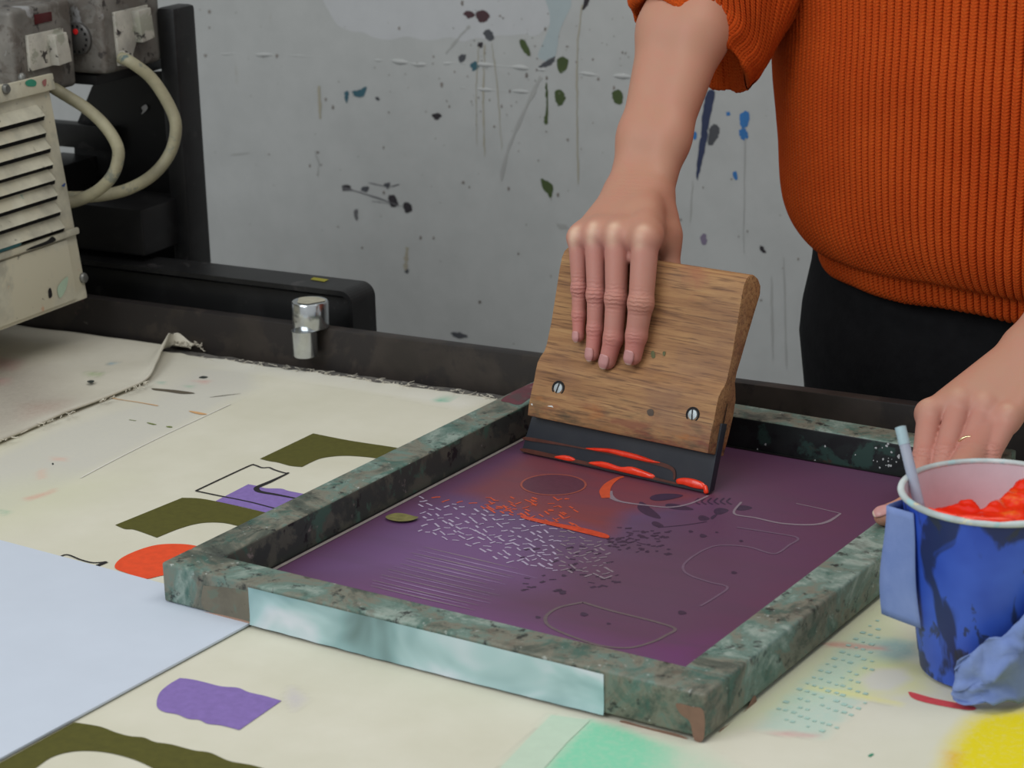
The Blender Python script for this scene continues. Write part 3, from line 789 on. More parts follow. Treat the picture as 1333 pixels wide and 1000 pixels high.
# glossy parcel tape stuck along the front bar, its lower edge loose
m_tape_k = NM('glossy clear teal tape'); _v = m_tape_k.coord()
_f = m_tape_k.noise(9, 3, .5, m_tape_k.coord('Object', (1, 1, 1.6)), .8)
_c = m_tape_k.ramp(_f, [(.32, lin(104, 132, 132)), (.44, lin(136, 170, 172)), (.55, lin(170, 200, 202)), (.66, lin(214, 220, 228))])
m_tape_k.bump(m_tape_k.noise(12, 3, .5, _v, .6), .5, .004)
m_tape = m_tape_k.set(_c, .16, 0, .6)
nt, nh = 90, 9; vs_ = []
ta, tb = .0815, .374
for j in range(nh):
    for i in range(nt):
        u = ta + (tb - ta) * i / (nt - 1); h = j / (nh - 1)
        sag = .0012 * mnoise.noise((u * 60, 0, 2)) + .0022 * math.sin((u - ta) / (tb - ta) * math.pi)
        z = FZ1 - .0026 - h * (.0285 + sag * .4)
        out = -.0006 - .0010 * math.exp(-((1 - h) / .12) ** 2) - .0005 * abs(mnoise.noise((u * 45, h * 2, 4)))
        vs_.append(fpt(u, out, max(z, .0012)))
tp = mobj('parcel_tape', fast_mesh('parcel_tape', vs_, grid_quads(nh, nt)[:, ::-1]), m_tape, scr, smooth=True)
tp['label'] = 'glossy pale teal tape along the front bar'
Decal().poly([onz(x, y, FZ1 + .0002) for x, y in catmull([(652, 521), (668, 510), (692, 499), (712, 494), (706, 506), (690, 518), (676, 527), (662, 524)], 4, True)]).build('paint_patch', speckled('crimson paint', (112, 58, 68), [((84, 62, 64), 60, .55, (1, 1, 1)), ((128, 96, 92), 90, .62, (1, 1, 1))], rough=.6), scr, UP)
# worn bare spots on the front and right faces
def face_patch(pts, z_ref, mat_, side='f', name='worn_patch'):
    if side == 'f': p0, nn = FA, -fv
    else: p0, nn = FB, fu
    P = catmull(pts, 4, True)
    Decal().poly([onplane(x, y, p0 + nn * .0002, nn) for x, y in P]).build(name, mat_, scr, nn)
m_taupe = speckled('taupe worn paint', (124, 118, 102), [((104, 112, 98), 60, .56, (1, 1, 1)), ((92, 86, 76), 90, .64, (1, 1, 1))], rough=.8)
face_patch([(264, 765), (270, 763), (300, 766), (334, 775), (335, 812), (312, 806), (266, 793)], 0, m_taupe)
face_patch([(880, 916), (900, 920), (916, 926), (916, 962), (904, 964), (898, 940), (886, 930)], 0, m_wear)
face_patch([(812, 938), (840, 946), (880, 955), (895, 962), (880, 962), (830, 950), (808, 942)], 0, m_wear)
face_patch([(936, 952), (950, 942), (970, 925), (982, 905), (984, 920), (968, 938), (944, 962)], 0, m_wear, 'r')
face_patch([(240, 795), (270, 797), (312, 806), (330, 812), (300, 808), (262, 802)], 0, plain('peach wood', (168, 132, 112), .8, .1, 100))

fk = Decal(); ib = fpt(0, FLEN - BW)
for _i in range(34):
    x, y = (random.gauss(1160, 16), random.gauss(592, 11)) if _i < 26 else (random.uniform(980, 1180), random.uniform(575, 615))
    r_ = random.uniform(.6, 1.8)
    fk.poly([onplane(x + r_ * math.cos(t) * random.uniform(.6, 1.3), y + r_ * math.sin(t) * random.uniform(.6, 1.4), ib - fv * (.0002 + _i * 6e-6), -fv) for t in np.linspace(0, 2 * math.pi, 7, endpoint=False)])
tag(fk.build('paint_flecks', plain('white flecks', (186, 190, 190), .6, .1, 90), scr, -fv), kind='stuff')
# ================================================================== SQUEEGEE
z0 = MZ + .0012
SL, SR = onz(678.5, 588.5, z0), onz(923, 643, z0)
sdv = unit(SR - SL); sev = np.array([-sdv[1], sdv[0], 0.0]); SW = .1815
def sq(w, e, z): return SR + sdv * (w - 0.0) + sev * e + V3(0, 0, z - z0)
def wood_mat():
    k = NM('squeegee wood')
    ang = math.atan2(sdv[1], sdv[0])
    v = k.coord('Object', (1.2, 16, 16), (0, 0, -ang))
    # grain runs along the width
    tc = k.n('ShaderNodeTexCoord'); r = k.n('ShaderNodeMapping'); r.inputs['Rotation'].default_value = (0, 0, -ang)
    k.l(tc.outputs['Object'], r.inputs['Vector'])
    s = k.n('ShaderNodeMapping'); s.inputs['Scale'].default_value = (7, 130, 130); k.l(r.outputs['Vector'], s.inputs['Vector'])
    g = k.noise(1.0, 6, .65, s.outputs['Vector'], .7)
    s2 = k.n('ShaderNodeMapping'); s2.inputs['Scale'].default_value = (30, 620, 620); k.l(r.outputs['Vector'], s2.inputs['Vector'])
    g2 = k.noise(1.0, 3, .6, s2.outputs['Vector'])
    c = k.ramp(g, [(.28, lin(112, 78, 52)), (.45, lin(150, 110, 74)), (.6, lin(168, 128, 86)), (.75, lin(180, 144, 100))])
    c = k.mix(k.ramp(g2, [(.52, (0, 0, 0)), (.66, (.75, .75, .75))]), c, lin(92, 64, 46))
    big = k.noise(14, 4, .6, r.outputs['Vector'])
    c = k.mix(k.ramp(big, [(.5, (0, 0, 0)), (.72, (.55, .55, .55))]), c, lin(124, 92, 76))
    big2 = k.noise(22, 4, .6, k.coord('Object', (1, 1, 1), (.5, .8, 0)))
    c = k.mix(k.ramp(big2, [(.60, (0, 0, 0)), (.75, (.5, .5, .5))]), c, lin(150, 92, 70))
    # ink stains soaked into the lower edge of the handle
    sz = k.n('ShaderNodeSeparateXYZ'); k.l(k.coord(), sz.inputs[0])
    low = k.n('ShaderNodeMapRange'); low.inputs['From Min'].default_value = .074; low.inputs['From Max'].default_value = .040; k.l(sz.outputs['Z'], low.inputs['Value'])
    s3 = k.n('ShaderNodeMapping'); s3.inputs['Scale'].default_value = (28, 90, 90); k.l(r.outputs['Vector'], s3.inputs['Vector'])
    for off_, rgb_, th_ in ((0, (116, 58, 50), .50), (4.3, (70, 66, 52), .52), (9.1, (168, 104, 52), .56)):
        s4 = k.n('ShaderNodeMapping'); s4.inputs['Location'].default_value = (off_, off_ * .7, off_ * 1.3); k.l(s3.outputs['Vector'], s4.inputs['Vector'])
        fst = k.noise(1.0, 4, .6, s4.outputs['Vector'])
        c = k.mix(k.math('MULTIPLY', k.ramp(fst, [(th_, (0, 0, 0)), (th_ + .14, (.85, .85, .85))]), low.outputs['Result']), c, lin(*rgb_))
    k.bump(g2, .35, .0005)
    return k.set(c, .6, 0, .3)
m_wood = wood_mat()
sqz = empty('squeegee', (SL + SR) / 2 - V3(0, 0, .0005))
tag(sqz, 'wooden handled squeegee with dark rubber blade held upright on the mesh', 'squeegee')
prof = [(-.0019, .0416), (.0000, .0500), (.0040, .0610), (.0084, .0701), (.0110, .0780), (.0140, .0848), (.0183, .0890), (.0240, .0925), (.0275, .0975), (.0310, .1060),
        (.0346, .1147), (.0415, .1370), (.0483, .1593), (.0520, .1690), (.0560, .1738), (.0610, .1758), (.0680, .1745), (.0745, .1698), (.0785, .1630), (.0780, .1560),
        (.0690, .1420), (.0595, .1265), (.0489, .1085), (.0425, .0985), (.0398, .0910), (.0405, .0830), (.0409, .0751), (.0370, .0620), (.0311, .0489), (.0222, .0319)]
n_ = len(prof); vs_ = []
for w in (-SW, 0.0):
    for e, z in prof: vs_.append(sq(w, e, z))
fs = [tuple(range(n_)), tuple(range(2 * n_ - 1, n_ - 1, -1))] + [(i, i + n_, (i + 1) % n_ + n_, (i + 1) % n_) for i in range(n_)]
handle = obj('handle', vs_, fs, m_wood, sqz, bevel=.0012, segs=2)
# saw kerf in the end grain
m_dark = plain('dark groove', (24, 22, 22), .8, .1, 80)
Decal().ribbon([sq(.0006, .0266, .0763), sq(.0006, .0225, .0655), sq(.0006, .0180, .0540)], [.0010, .0012, .0016], sdv).build('kerf', m_dark, handle, sdv)
# rubber blade (wider at its working edge)
m_rub_k = NM('dark rubber'); _v = m_rub_k.coord()
_f = m_rub_k.noise(40, 4, .6, _v)
m_rub = m_rub_k.set(m_rub_k.ramp(_f, [(.3, lin(42, 46, 54)), (.7, lin(52, 55, 60))]), .4, 0, .4)
ad = unit(V3(0, .0222 + .0019, .0)); up_e, up_z = unit(V3(.030, 0, .100))[0], unit(V3(.030, 0, .100))[2]
def bl(w, a, b):  # a: along the blade upwards, b: towards the back
    return SR + sdv * w + sev * (a * up_e + b * up_z) + V3(0, 0, a * up_z - b * up_e)
LW = np.linalg.norm(SR - SL)
bt = .0085
bv = [bl(-LW, 0, 0), bl(0, 0, 0), bl(0, 0, bt) + V3(0, 0, .0028), bl(-LW, 0, bt) + V3(0, 0, .0028), bl(-SW + .001, .058, .0), bl(.0018, .058, .0), bl(.0018, .058, bt), bl(-SW + .001, .058, bt)]
blade = hexa('blade', bv, m_rub, sqz, bevel=.0006)
blade['label'] = 'dark rubber blade smeared with orange ink'
def blade_px(px, py, lift=.0007):
    nn = np.cross(bl(0, 0, 0) - bl(-LW, 0, 0), bl(-SW, .058, 0) - bl(-LW, 0, 0)); nn = unit(nn)
    if nn @ (CAM - SR) < 0: nn = -nn
    return onplane(px, py, SR + nn * lift, nn), nn
q4 = lambda pts: crop(660, 420, 3.92, pts)
def blade_ink(pts, mat_, lift, name='ink_smear', thick=0.0):
    P = catmull(pts, 5, True); low = [blade_px(x, y, .0003)[0] for x, y in P]; hi = []
    nn = blade_px(0, 0)[1]; c = np.mean(low, 0)
    if thick == 0:
        return Decal().poly([p + nn * lift for p in low]).build(name, mat_, blade, nn)
    rings = [low, [p * .93 + c * .07 + nn * thick * .7 for p in low], [p * .75 + c * .25 + nn * thick for p in low]]
    m = len(low); v_ = [p for r in rings for p in r]; f_ = [tuple(q) for q in grid_quads(3, m, True)] + [tuple(range(2 * m, 3 * m))]
    o = obj(name, v_, f_, mat_, blade, smooth=True)
    bm = bmesh.new(); bm.from_mesh(o.data); bmesh.ops.recalc_face_normals(bm, faces=bm.faces); bm.to_mesh(o.data); bm.free()
    return o
m_film = plain('brown ink film', (84, 46, 36), .35, .2, 160)
blade_ink(q4([(100, 584), (200, 600), (400, 640), (560, 668), (760, 705), (850, 740), (862, 790), (850, 800), (836, 752), (700, 712), (500, 668), (300, 630), (98, 600)]), m_film, .0006)
blade_ink(q4([(90, 642), (240, 672), (420, 712), (600, 748), (800, 800), (860, 815), (860, 826), (600, 768), (300, 705), (88, 660)]), m_film, .0006)
blade_ink(q4([(400, 640), (480, 640), (560, 648), (660, 672), (740, 700), (790, 716), (740, 716), (620, 690), (520, 664), (430, 650)]), m_ink, .0009, 'ink_bead', .0022)
blade_ink(q4([(240, 686), (280, 677), (320, 682), (352, 700), (330, 708), (280, 700)]), m_ink, .0009, 'ink_bead', .0012)
blade_ink(q4([(412, 716), (470, 708), (520, 716), (580, 736), (640, 736), (720, 764), (752, 780), (745, 798), (660, 780), (560, 756), (480, 738)]), m_ink, .0009, 'ink_bead', .0022)
blade_ink(q4([(866, 800), (905, 792), (960, 800), (1004, 820), (1012, 850), (960, 846), (900, 828), (868, 822)]), m_ink, .0009, 'ink_bead', .0018)
blade_ink(q4([(1010, 830), (1022, 836), (1028, 868), (1012, 874), (1006, 858)]), m_ink, .0009, 'ink_bead', .0018)
# slotted screws sunk in dark holes, on the lower front of the handle
m_screw = plain('pale steel', (176, 184, 186), .35, .12, 200, metal=.7)
lo_n = unit(sev * -(.0701 - .0416) + V3(0, 0, .0084 + .0019))
lo_p = sq(0, .00325, .0560)
for (px, py, sa) in ((727, 505.5, .22), (902, 540, -.15)):
    c = onplane(px, py, lo_p, lo_n)
    s = lathe('screw', c - lo_n * .001, lo_n, [(.0046, -.001), (.0046, .0012), (.0040, .0020), (0, .0022)], m_screw, sqz, n=28)
    a_ = unit(np.cross(lo_n, sdv)); a_ = a_ * math.cos(sa) + sdv * math.sin(sa)
    Decal().ribbon([c + lo_n * .0015 - a_ * .0044, c + lo_n * .0015 + a_ * .0044], .0009, lo_n).build('slot', m_dark, s, lo_n)
    lathe('screw_hole', c - lo_n * .002, lo_n, [(.0064, 0), (.0064, .0026), (.0050, .0026), (.0046, .0022)], m_dark, sqz, n=28)
# paint marks on the handle
mk = {k: plain('handle mark ' + k, c, .7, .2, 250) for k, c in dict(red=(124, 70, 58), green=(96, 98, 66), white=(206, 208, 204), dark=(84, 72, 62), orange=(164, 102, 60)).items()}
def handle_mark(pts, c, up=False):
    if up: nn = unit(sev * -(.1593 - .1060) + V3(0, 0, .0483 - .0310)); p0 = sq(0, .0410, .1354)
    else: nn, p0 = lo_n, lo_p
    P = catmull(q4(pts), 4, True)
    Decal().poly([onplane(x, y, p0 + nn * .0009, nn) for x, y in P]).build('paint_mark', mk[c], handle, nn)
handle_mark([(136, 412), (160, 410), (166, 424), (150, 428)], 'white'); handle_mark([(205, 428), (230, 424), (236, 440), (212, 444)], 'white'); handle_mark([(122, 416), (130, 414), (130, 424)], 'white')
for pts_ in ([(735, 150), (750, 146), (756, 176), (740, 180)], [(795, 150), (808, 148), (806, 168), (797, 168)]):
    handle_mark(pts_, 'green', True)
handle_mark([(715, 450), (735, 440), (748, 452), (745, 475), (722, 474)], 'dark')

# ================================================================== CHROME STOP on the rail
m_chrome = plain('worn chrome', (196, 200, 202), .18, .12, 60, metal=.95)
m_chip = plain('flaked cream paint', (166, 162, 144), .7, .15, 120)
pk = empty('rail_stop', (-.4757, YR, .0))
tag(pk, 'worn chrome cylindrical stop clipped over the dark table rail', 'rail stop')
ctr = V3(-.4765, YR - .001, 0)
lathe('stop_head', ctr + V3(0, 0, .0412), (0, 0, 1), [(.0178, 0), (.0182, .001), (.0184, .0245), (.0172, .0262), (.0, .0264)], m_chrome, pk, n=48)
lathe('stop_stem', ctr + V3(.0005, -.0132, .0150), (0, 0, 1), [(.0112, 0), (.0124, .0015), (.0128, .0262)], m_chrome, pk, n=40)
Decal().poly([ctr + V3(.0135 * math.cos(t) * (1 + .2 * math.sin(3 * t)), .0135 * math.sin(t), .0678) for t in np.linspace(0, 2 * math.pi, 26, endpoint=False)]).build('paint_flake', m_chip, pk, UP)

# ================================================================== CUP OF INK
cb = onz(1284, 867, 0.0016); CUPH = .1240; RB, RT = .0440, .0592
def cup_r(h): return RB + (RT - RB) * (h / CUPH)
cupe = empty('paint_cup', cb)
tag(cupe, 'blue cup with white inside and dark smears standing beside the screen frame', 'cup')
k = NM('blue cup outside'); v = k.coord()
f = k.noise(26, 4, .55, k.coord('Object', (1, 1, .45)), 1.0)
c = k.ramp(k.noise(18, 3, .5, v), [(.35, lin(40, 74, 180)), (.65, lin(62, 100, 208))])
c = k.mix(k.ramp(f, [(.50, (0, 0, 0)), (.56, (.9, .9, .9))]), c, lin(28, 40, 78))
f2 = k.noise(44, 4, .6, k.coord('Object', (1, 1, .7)), .8)
c = k.mix(k.ramp(f2, [(.58, (0, 0, 0)), (.62, (.8, .8, .8))]), c, lin(46, 54, 64))
m_cupo = k.set(c, .42, 0, .4)
m_cupi = plain('white cup inside', (206, 198, 206), .4, .05, 60)
m_rim = speckled('cup rim', (206, 218, 218), [((222, 210, 170), 60, .6, (1, 1, 1)), ((160, 196, 200), 50, .62, (1, 1, 1))], rough=.4, bump=.1)
lathe('cup_wall', cb, (0, 0, 1), [(RB - .002, 0), (RB, .001), (cup_r(.012), .012), (cup_r(.0125) + .0004, .0128), (cup_r(CUPH), CUPH)], m_cupo, cupe, n=72)
vs_, fs = [], []; NL = 72
for h in (CUPH, .09, .05, .004, .0035):
    for q in range(NL):
        r = (cup_r(h) - .0016) if h > .0036 else .001
        vs_.append(cb + V3(r * math.cos(2 * math.pi * q / NL), r * math.sin(2 * math.pi * q / NL), h + .0002))
fs = [tuple(q[::-1]) for q in grid_quads(5, NL, True)]
lin_o = obj('cup_lining', vs_, fs, m_cupi, cupe, smooth=True)
# open top: drop the closing face of the outer wall
bm = bmesh.new(); cw = [o for o in cupe.children if o.name.startswith('cup_wall')][0]; bm.from_mesh(cw.data)
bm.faces.ensure_lookup_table(); bmesh.ops.delete(bm, geom=[max(bm.faces, key=lambda f_: (len(f_.verts) > 4) * (10 + f_.calc_center_median().z))], context='FACES'); bm.to_mesh(cw.data); bm.free()
tt = np.linspace(0, 2 * math.pi, 96, endpoint=False)
rimr = []
for q in tt:
    for s_ in np.linspace(0, 2 * math.pi, 12, endpoint=False):
        r = RT + .0004 + .0024 * math.cos(s_); rimr.append(cb + V3(r * math.cos(q), r * math.sin(q), CUPH + .0022 * math.sin(s_)))
rf = grid_quads(97, 12, True) % (96 * 12)
obj('cup_rim', rimr, [tuple(q) for q in rf], m_rim, cupe, smooth=True)
# ink heaped inside
to_cam = unit(V3(CAM[0] - cb[0], CAM[1] - cb[1], 0)); rt_v = np.cross(UP, to_cam) * 1.0   # rt_v: to image right
if (W.T @ rt_v)[0] < 0: rt_v = -rt_v
nR, nT = 34, 110; vs_ = []
for i in range(nR):
    for j in range(nT):
        t = 2 * math.pi * j / nT; rr = i / (nR - 1)
        a_, b_ = rr * math.cos(t), rr * math.sin(t)     # a: image right, b: towards the camera
        bnd = np.interp(a_, [-1, -.75, -.45, -.28, -.12, .1, .3, .6, 1], [.9, .64, .40, .12, .46, .0, -.55, -.75, -.6])
        fr_ = min(1, max(0, (b_ - bnd + .14) / .22)); fr_ = fr_ * fr_ * (3 - 2 * fr_)
        z = .090 + (CUPH - .0008 - .090) * fr_ + .004 * math.exp(-(((a_ - .5) / .3) ** 2 + ((b_ + .2) / .4) ** 2))
        z += .0022 * mnoise.noise((a_ * 4, b_ * 4, 2)) + .001 * mnoise.noise((a_ * 11, b_ * 11, 5))
        z = min(z, CUPH + .0035 * (1 - rr ** 6))
        r = (cup_r(z) - .0019) * rr
        vs_.append(cb + rt_v * a_ / max(rr, 1e-6) * r + to_cam * b_ / max(rr, 1e-6) * r + V3(0, 0, z))
kk = NM('red ink in the cup'); f = kk.noise(36, 4, .6, kk.coord())
c = kk.ramp(f, [(.40, lin(226, 30, 14)), (.62, lin(236, 50, 22)), (.74, lin(236, 120, 40)), (.80, lin(232, 190, 170))])
kk.bump(kk.noise(60, 3, .5, kk.coord()), .4, .002)
m_cupink = kk.set(c, .2, 0, .5)
ink = mobj('ink_heap', fast_mesh('ink_heap', vs_, grid_quads(nR, nT, True)), m_cupink, smooth=True)
tag(ink, 'glossy orange red printing ink heaped inside the blue cup', 'ink')
# ink drips on the rim (parts of the cup)
def rim_smear(a0, a1, w):
    pts = []
    for q in np.linspace(a0, a1, 12):
        d = rt_v * math.cos(q) + to_cam * math.sin(q)
        pts.append(cb + d * (RT - .0012) + V3(0, 0, CUPH + .0016))
    tube('ink_smear', pts, w, m_ink, cupe, n=10, raw=True)
rim_smear(math.radians(112), math.radians(76), [.0012, .0026, .0022, .003, .0012])
rim_smear(math.radians(134), math.radians(112), [.0006, .0016, .0012])
# stirring stick
k = NM('clear blue plastic'); m_stick = k.set(k.ramp(k.noise(30, 3, .5, k.coord()), [(.3, lin(176, 190, 214)), (.7, lin(200, 208, 222))]), .25, 0, .5, Transmission_Weight=.35, IOR=1.3)
s_top = ony(1172, 556, cb[1] + .012); s_bot = ony(1196, 655, cb[1] - .004)
s_dir = s_bot - s_top
st_pts = [s_top + s_dir * t for t in np.linspace(0, 1.15, 8)]
stick = empty('stirring_stick', st_pts[-1]); tag(stick, 'pale translucent plastic stirring stick leaning in the blue cup', 'stick')
tube('stick_tube', st_pts, .0036, m_stick, stick, n=20, raw=True)
lathe('stick_tip', st_pts[0], -s_dir, [(.0034, -.012), (.0038, -.012), (.0038, .0), (.0024, .0004)], plain('teal stained tip', (158, 184, 192), .35, .1, 120), stick, n=20)
# blue paper towel wrapped round the back of the cup, crumpled at the right
k = NM('blue paper towel'); v = k.coord()
c = k.ramp(k.noise(30, 4, .6, v), [(.3, lin(112, 134, 190)), (.7, lin(132, 152, 204))])
k.bump(k.noise(420, 2, .5, v), .3, .0004)
m_towel = k.set(c, .9, 0, .2)
nA, nH = 84, 16; vs_ = []
for j in range(nH):
    h = j / (nH - 1)
    for i in range(nA):
        s_ = i / (nA - 1)
        ang = math.radians(160 + 308 * s_)        # 90 = to camera, 180 = image left, 270 = behind, 0/360 = image right
        d = rt_v * math.cos(ang) + to_cam * math.sin(ang)
        left = max(0, 1 - max(0, s_ - .07) / .06) if s_ < .13 else 0.0
        right = min(1, max(0, (s_ - .74) / .14)); tail = min(1, max(0, (s_ - .86) / .14))
        zt = .100 * (1 - left) * (1 - right) + .1150 * left + (.064 - .036 * tail) * right
        zb = .024 * left + .012 * (1 - left) * (1 - right) + .003 * right
        z = zb + (zt - zb) * h
        r = cup_r(z) * (1 - left) + (RT + .0040) * left + .0022 + left * .0015 * math.sin(s_ * 70) + right * (.006 + .009 * (1 - h) ** 1.2 + .004 * tail)
        fold = mnoise.noise((s_ * 17, h * 3.1, 1)) * .0035 + abs(mnoise.noise((s_ * 30, h * 5, 8))) * .004
        r += (.2 + 2.6 * right) * abs(fold)
        z += right * .010 * mnoise.noise((s_ * 26, h * 3, 3))
        p = cb + d * r + V3(0, 0, max(z, .0022))
        if s_ < .16:
            zz = .036 + (.1185 - .036 - .012 * (s_ / .16)) * h
            ca_ = np.interp(s_, [0, .075, .16], [-.84, -1.15, -.78]); cb_ = np.interp(s_, [0, .075, .16], [.54, .10, -.66])
            rr0 = (cup_r(zz) + .0022) * (1 - s_ / .075) + (RT + .002) * s_ / .075 if s_ < .075 else (RT + .002)
            sw = 1 + .025 * math.sin(h * 5)
            p = cb + (rt_v * ca_ * sw + to_cam * cb_) * rr0 + V3(0, 0, zz)
        vs_.append(p)
tw = mobj('paper_towel', fast_mesh('paper_towel', vs_, grid_quads(nH, nA)), m_towel, smooth=False)
tw.modifiers.new('thickness', 'SOLIDIFY').thickness = .0006
tag(tw, 'blue paper towel wrapped around the cup and crumpled at its foot', 'paper towel')
# ================================================================== HEATER UNIT (left)
m_black = speckled('black machine paint', (30, 30, 31), [((20, 20, 21), 12, .5, (1, 1, 1)), ((48, 46, 46), 34, .64, (1, 1, 1)), ((120, 122, 124), 60, .77, (1, 1, 1))], rough=.45, bump=.15)
m_cream = speckled('cream enamel', (200, 196, 176), [((190, 184, 162), 8, .55, (1, 1, 1)), ((130, 160, 146), 40, .70, (1, 1, 1)), ((76, 70, 66), 90, .69, (1, 1, 1)), ((192, 156, 130), 60, .69, (1, 1, 1))], rough=.5, bump=.1)
m_galv = speckled('grey switch box', (126, 122, 116), [((98, 92, 86), 30, .52, (1, 1, 1)), ((62, 58, 56), 60, .61, (1, 1, 1)), ((150, 150, 150), 24, .66, (1, 1, 1))], rough=.5, metal=.2, bump=.15)
m_plast = speckled('cream switch plastic', (196, 192, 180), [((60, 56, 54), 75, .60, (1, 1, 1)), ((150, 150, 136), 40, .58, (1, 1, 1))], rough=.45, bump=.1)
m_cable = speckled('cream cable', (162, 156, 128), [((120, 122, 108), 30, .58, (1, 1, 1)), ((84, 100, 96), 45, .66, (1, 1, 1)), ((70, 66, 60), 80, .72, (1, 1, 1))], rough=.55, bump=.2)
B0 = onz(115, 388, .055); T0 = ony(62, 100, B0[1])
ht = unit(T0 - B0); hy = V3(0, 1, 0); hn = unit(np.cross(hy, ht)); hn = hn if hn[0] > 0 else -hn
heat = empty('heater_unit', (-.80, .40, -.05))
tag(heat, 'cream louvred heater with switch boxes, cables and a black steel stand', 'heater')
def hp(px, py, off=0.0): return onplane(px, py, B0 + hn * off, hn)
def hst(s, t, off=0.0): return B0 + hy * s + ht * t + hn * off      # s: along the face (back edge = 0), t: up
HH = np.linalg.norm(T0 - B0)
def hxa(name, s0, s1, t0, t1, o0, o1, mat_, parent, bevel=0.0):
    return hexa(name, [hst(s0, t0, o0), hst(s1, t0, o0), hst(s1, t0, o1), hst(s0, t0, o1), hst(s0, t1, o0), hst(s1, t1, o0), hst(s1, t1, o1), hst(s0, t1, o1)], mat_, parent, bevel)
tm = np.mean([(hp(100, 309) - B0) @ ht, (hp(0, 333) - B0) @ ht])
house = hxa('housing', -.40, 0, 0, HH, -.24, 0, m_cream, heat, .003)
hxa('lower_panel', -.40, -.018, .004, tm - .002, 0.0, .0022, m_cream, house, .0008)
hxa('bend_strip', -.40, 0, tm, tm + .007, 0.0, .005, m_cream, house, .002)
tt0 = np.mean([(hp(62, 118) - B0) @ ht, (hp(0, 133) - B0) @ ht])
hxa('top_flange', -.40, .002, tt0, HH + .003, 0.0, .006, m_cream, house, .0012)
m_slot = plain('dark slot', (18, 17, 17), .9, .1, 60)
ends = [(59, 149), (61, 171), (67, 191), (70, 212), (73, 232), (76, 252), (80, 273), (85, 294)]
tv = [(hp(x, y) - B0) @ ht for x, y in ends]; sv_ = [(hp(x, y) - B0) @ hy for x, y in ends]
for t, s1 in zip(tv, sv_):
    h_ = .0115; s0 = -.39; sa = s1 - .010
    L = obj('louvre', [hst(s0, t + h_, .0003), hst(s0, t, .0085), hst(s0, t + .0012, .0003), hst(sa, t + h_, .0003), hst(sa, t, .0085), hst(sa, t + .0012, .0003), hst(s1, t + .001, .0003)],
            [(0, 1, 4, 3), (1, 2, 5, 4), (0, 2, 1), (3, 4, 6), (4, 5, 6), (0, 3, 6, 5, 2)], m_cream, house)
    Decal().poly([hst(s0, t - .0050, .0006), hst(s1 - .004, t - .0050, .0006), hst(s1 - .002, t - .0006, .0006), hst(s0, t - .0006, .0006)]).build('vent_slot', m_slot, L, hn)
m_bolt = plain('grey bolt', (112, 112, 108), .4, .2, 120, metal=.6)
for (px, py, off, r) in ((108, 362, 0.0, .0055), (7, 116, .006, .0052)):
    lathe('bolt', hp(px, py, off), hn, [(r, 0), (r, .0018), (r * .7, .0036), (0, .0040)], m_bolt, house, n=20)
lathe('stud', hst((hp(33, 100) - B0) @ hy, HH + .003, -.004), ht, [(.004, 0), (.004, .003), (.002, .006), (0, .0065)], m_bolt, house, n=16)
em = plain('emerald splash', (50, 130, 104), .6, .1, 100)
for pts, c in (([(33, 107), (40, 103), (47, 106), (46, 112), (36, 112)], em), ([(55, 106), (60, 103), (60, 111), (57, 112)], plain('rose splash', (150, 96, 92), .6, .1, 90))):
    Decal().poly([hp(x, y, .0066) for x, y in catmull(pts, 4, True)]).build('paint_splash', c, house, hn)
for pts, c in (([(63, 378), (66, 375), (68, 385), (64, 388)], m_slot), ([(40, 322), (60, 314), (68, 308), (72, 314), (50, 322), (34, 326)], m_slot), ([(0, 320), (18, 316), (28, 318), (12, 328), (0, 334)], plain('teal splash', (66, 120, 126), .6, .15, 90)),
               ([(80, 242), (85, 238), (84, 243)], plain('blue fleck', (50, 70, 120), .6, .1, 90)), ([(75, 374), (88, 360), (86, 376), (78, 388)], plain('mint film', (160, 180, 158), .6, .08, 90))):
    Decal().poly([hp(x, y, .0052 if y < 340 and c is m_slot else .0028) for x, y in catmull(pts, 4, True)]).build('paint_splash', c, house, hn)

# switch boxes
XN = V3(1, 0, 0)
def switch_box(xf, y0, y1, z0_, z1_, depth):
    return box('switch_box', (xf - depth, y0, z0_), (xf, y1, z1_), m_galv, heat, bevel=.006, segs=3)
b1 = switch_box(-.760, .2315, .3235, .259, .347, .11)
b2 = switch_box(-.730, .3320, .4290, .2700, .372, .12)
def xquad(name, pxs, xf, th, mat_, parent, bevel=.001):
    a = [onx(x, y, xf) for x, y in pxs]; b = [p + XN * th for p in a]
    o = hexa(name, [*a, *b], mat_, parent, bevel); return o
p1 = xquad('switch_plate', [(36, 93), (85, 80), (78, 36), (32, 46)], -.760, .004, m_plast, b1)
xquad('rocker', [(66, 85), (83, 79), (76, 41), (60, 46)], -.757, .011, m_plast, p1)
xquad('indicator', [(45, 32), (67, 27), (66, 15), (44, 19)], -.760, .0012, plain('dark red lens', (74, 24, 26), .3, .1, 60), b1, .0004)
p2 = xquad('switch_plate', [(152, 86), (166, 82), (189, 6), (145, 16)], -.730, .004, m_plast, b2)
p2b = xquad('rocker', [(176, 55), (192, 48), (186, 9), (170, 14)], -.727, .010, m_plast, p2)
gl = onx(159, 76, -.726)
lathe('cable_gland', gl, XN, [(.008, 0), (.008, .004), (.0062, .006), (.0062, .010)], m_plast, b2, n=24)
dc = ony(103, 50, .3318)
dial = lathe('dial', dc + V3(0, .001, 0), (0, -1, 0), [(.0165, 0), (.0165, .004), (.0150, .0052), (0, .0054)], plain('dial grey', (84, 82, 80), .4, .1, 60, metal=.3), b2, n=36)
lathe('dial_light', dc + V3(0, -.0042, .0075), (0, -1, 0), [(.0030, 0), (.0030, .0012), (0, .0016)], plain('red lens', (214, 40, 40), .3, .05, 60), dial, n=16)
dd = Decal()
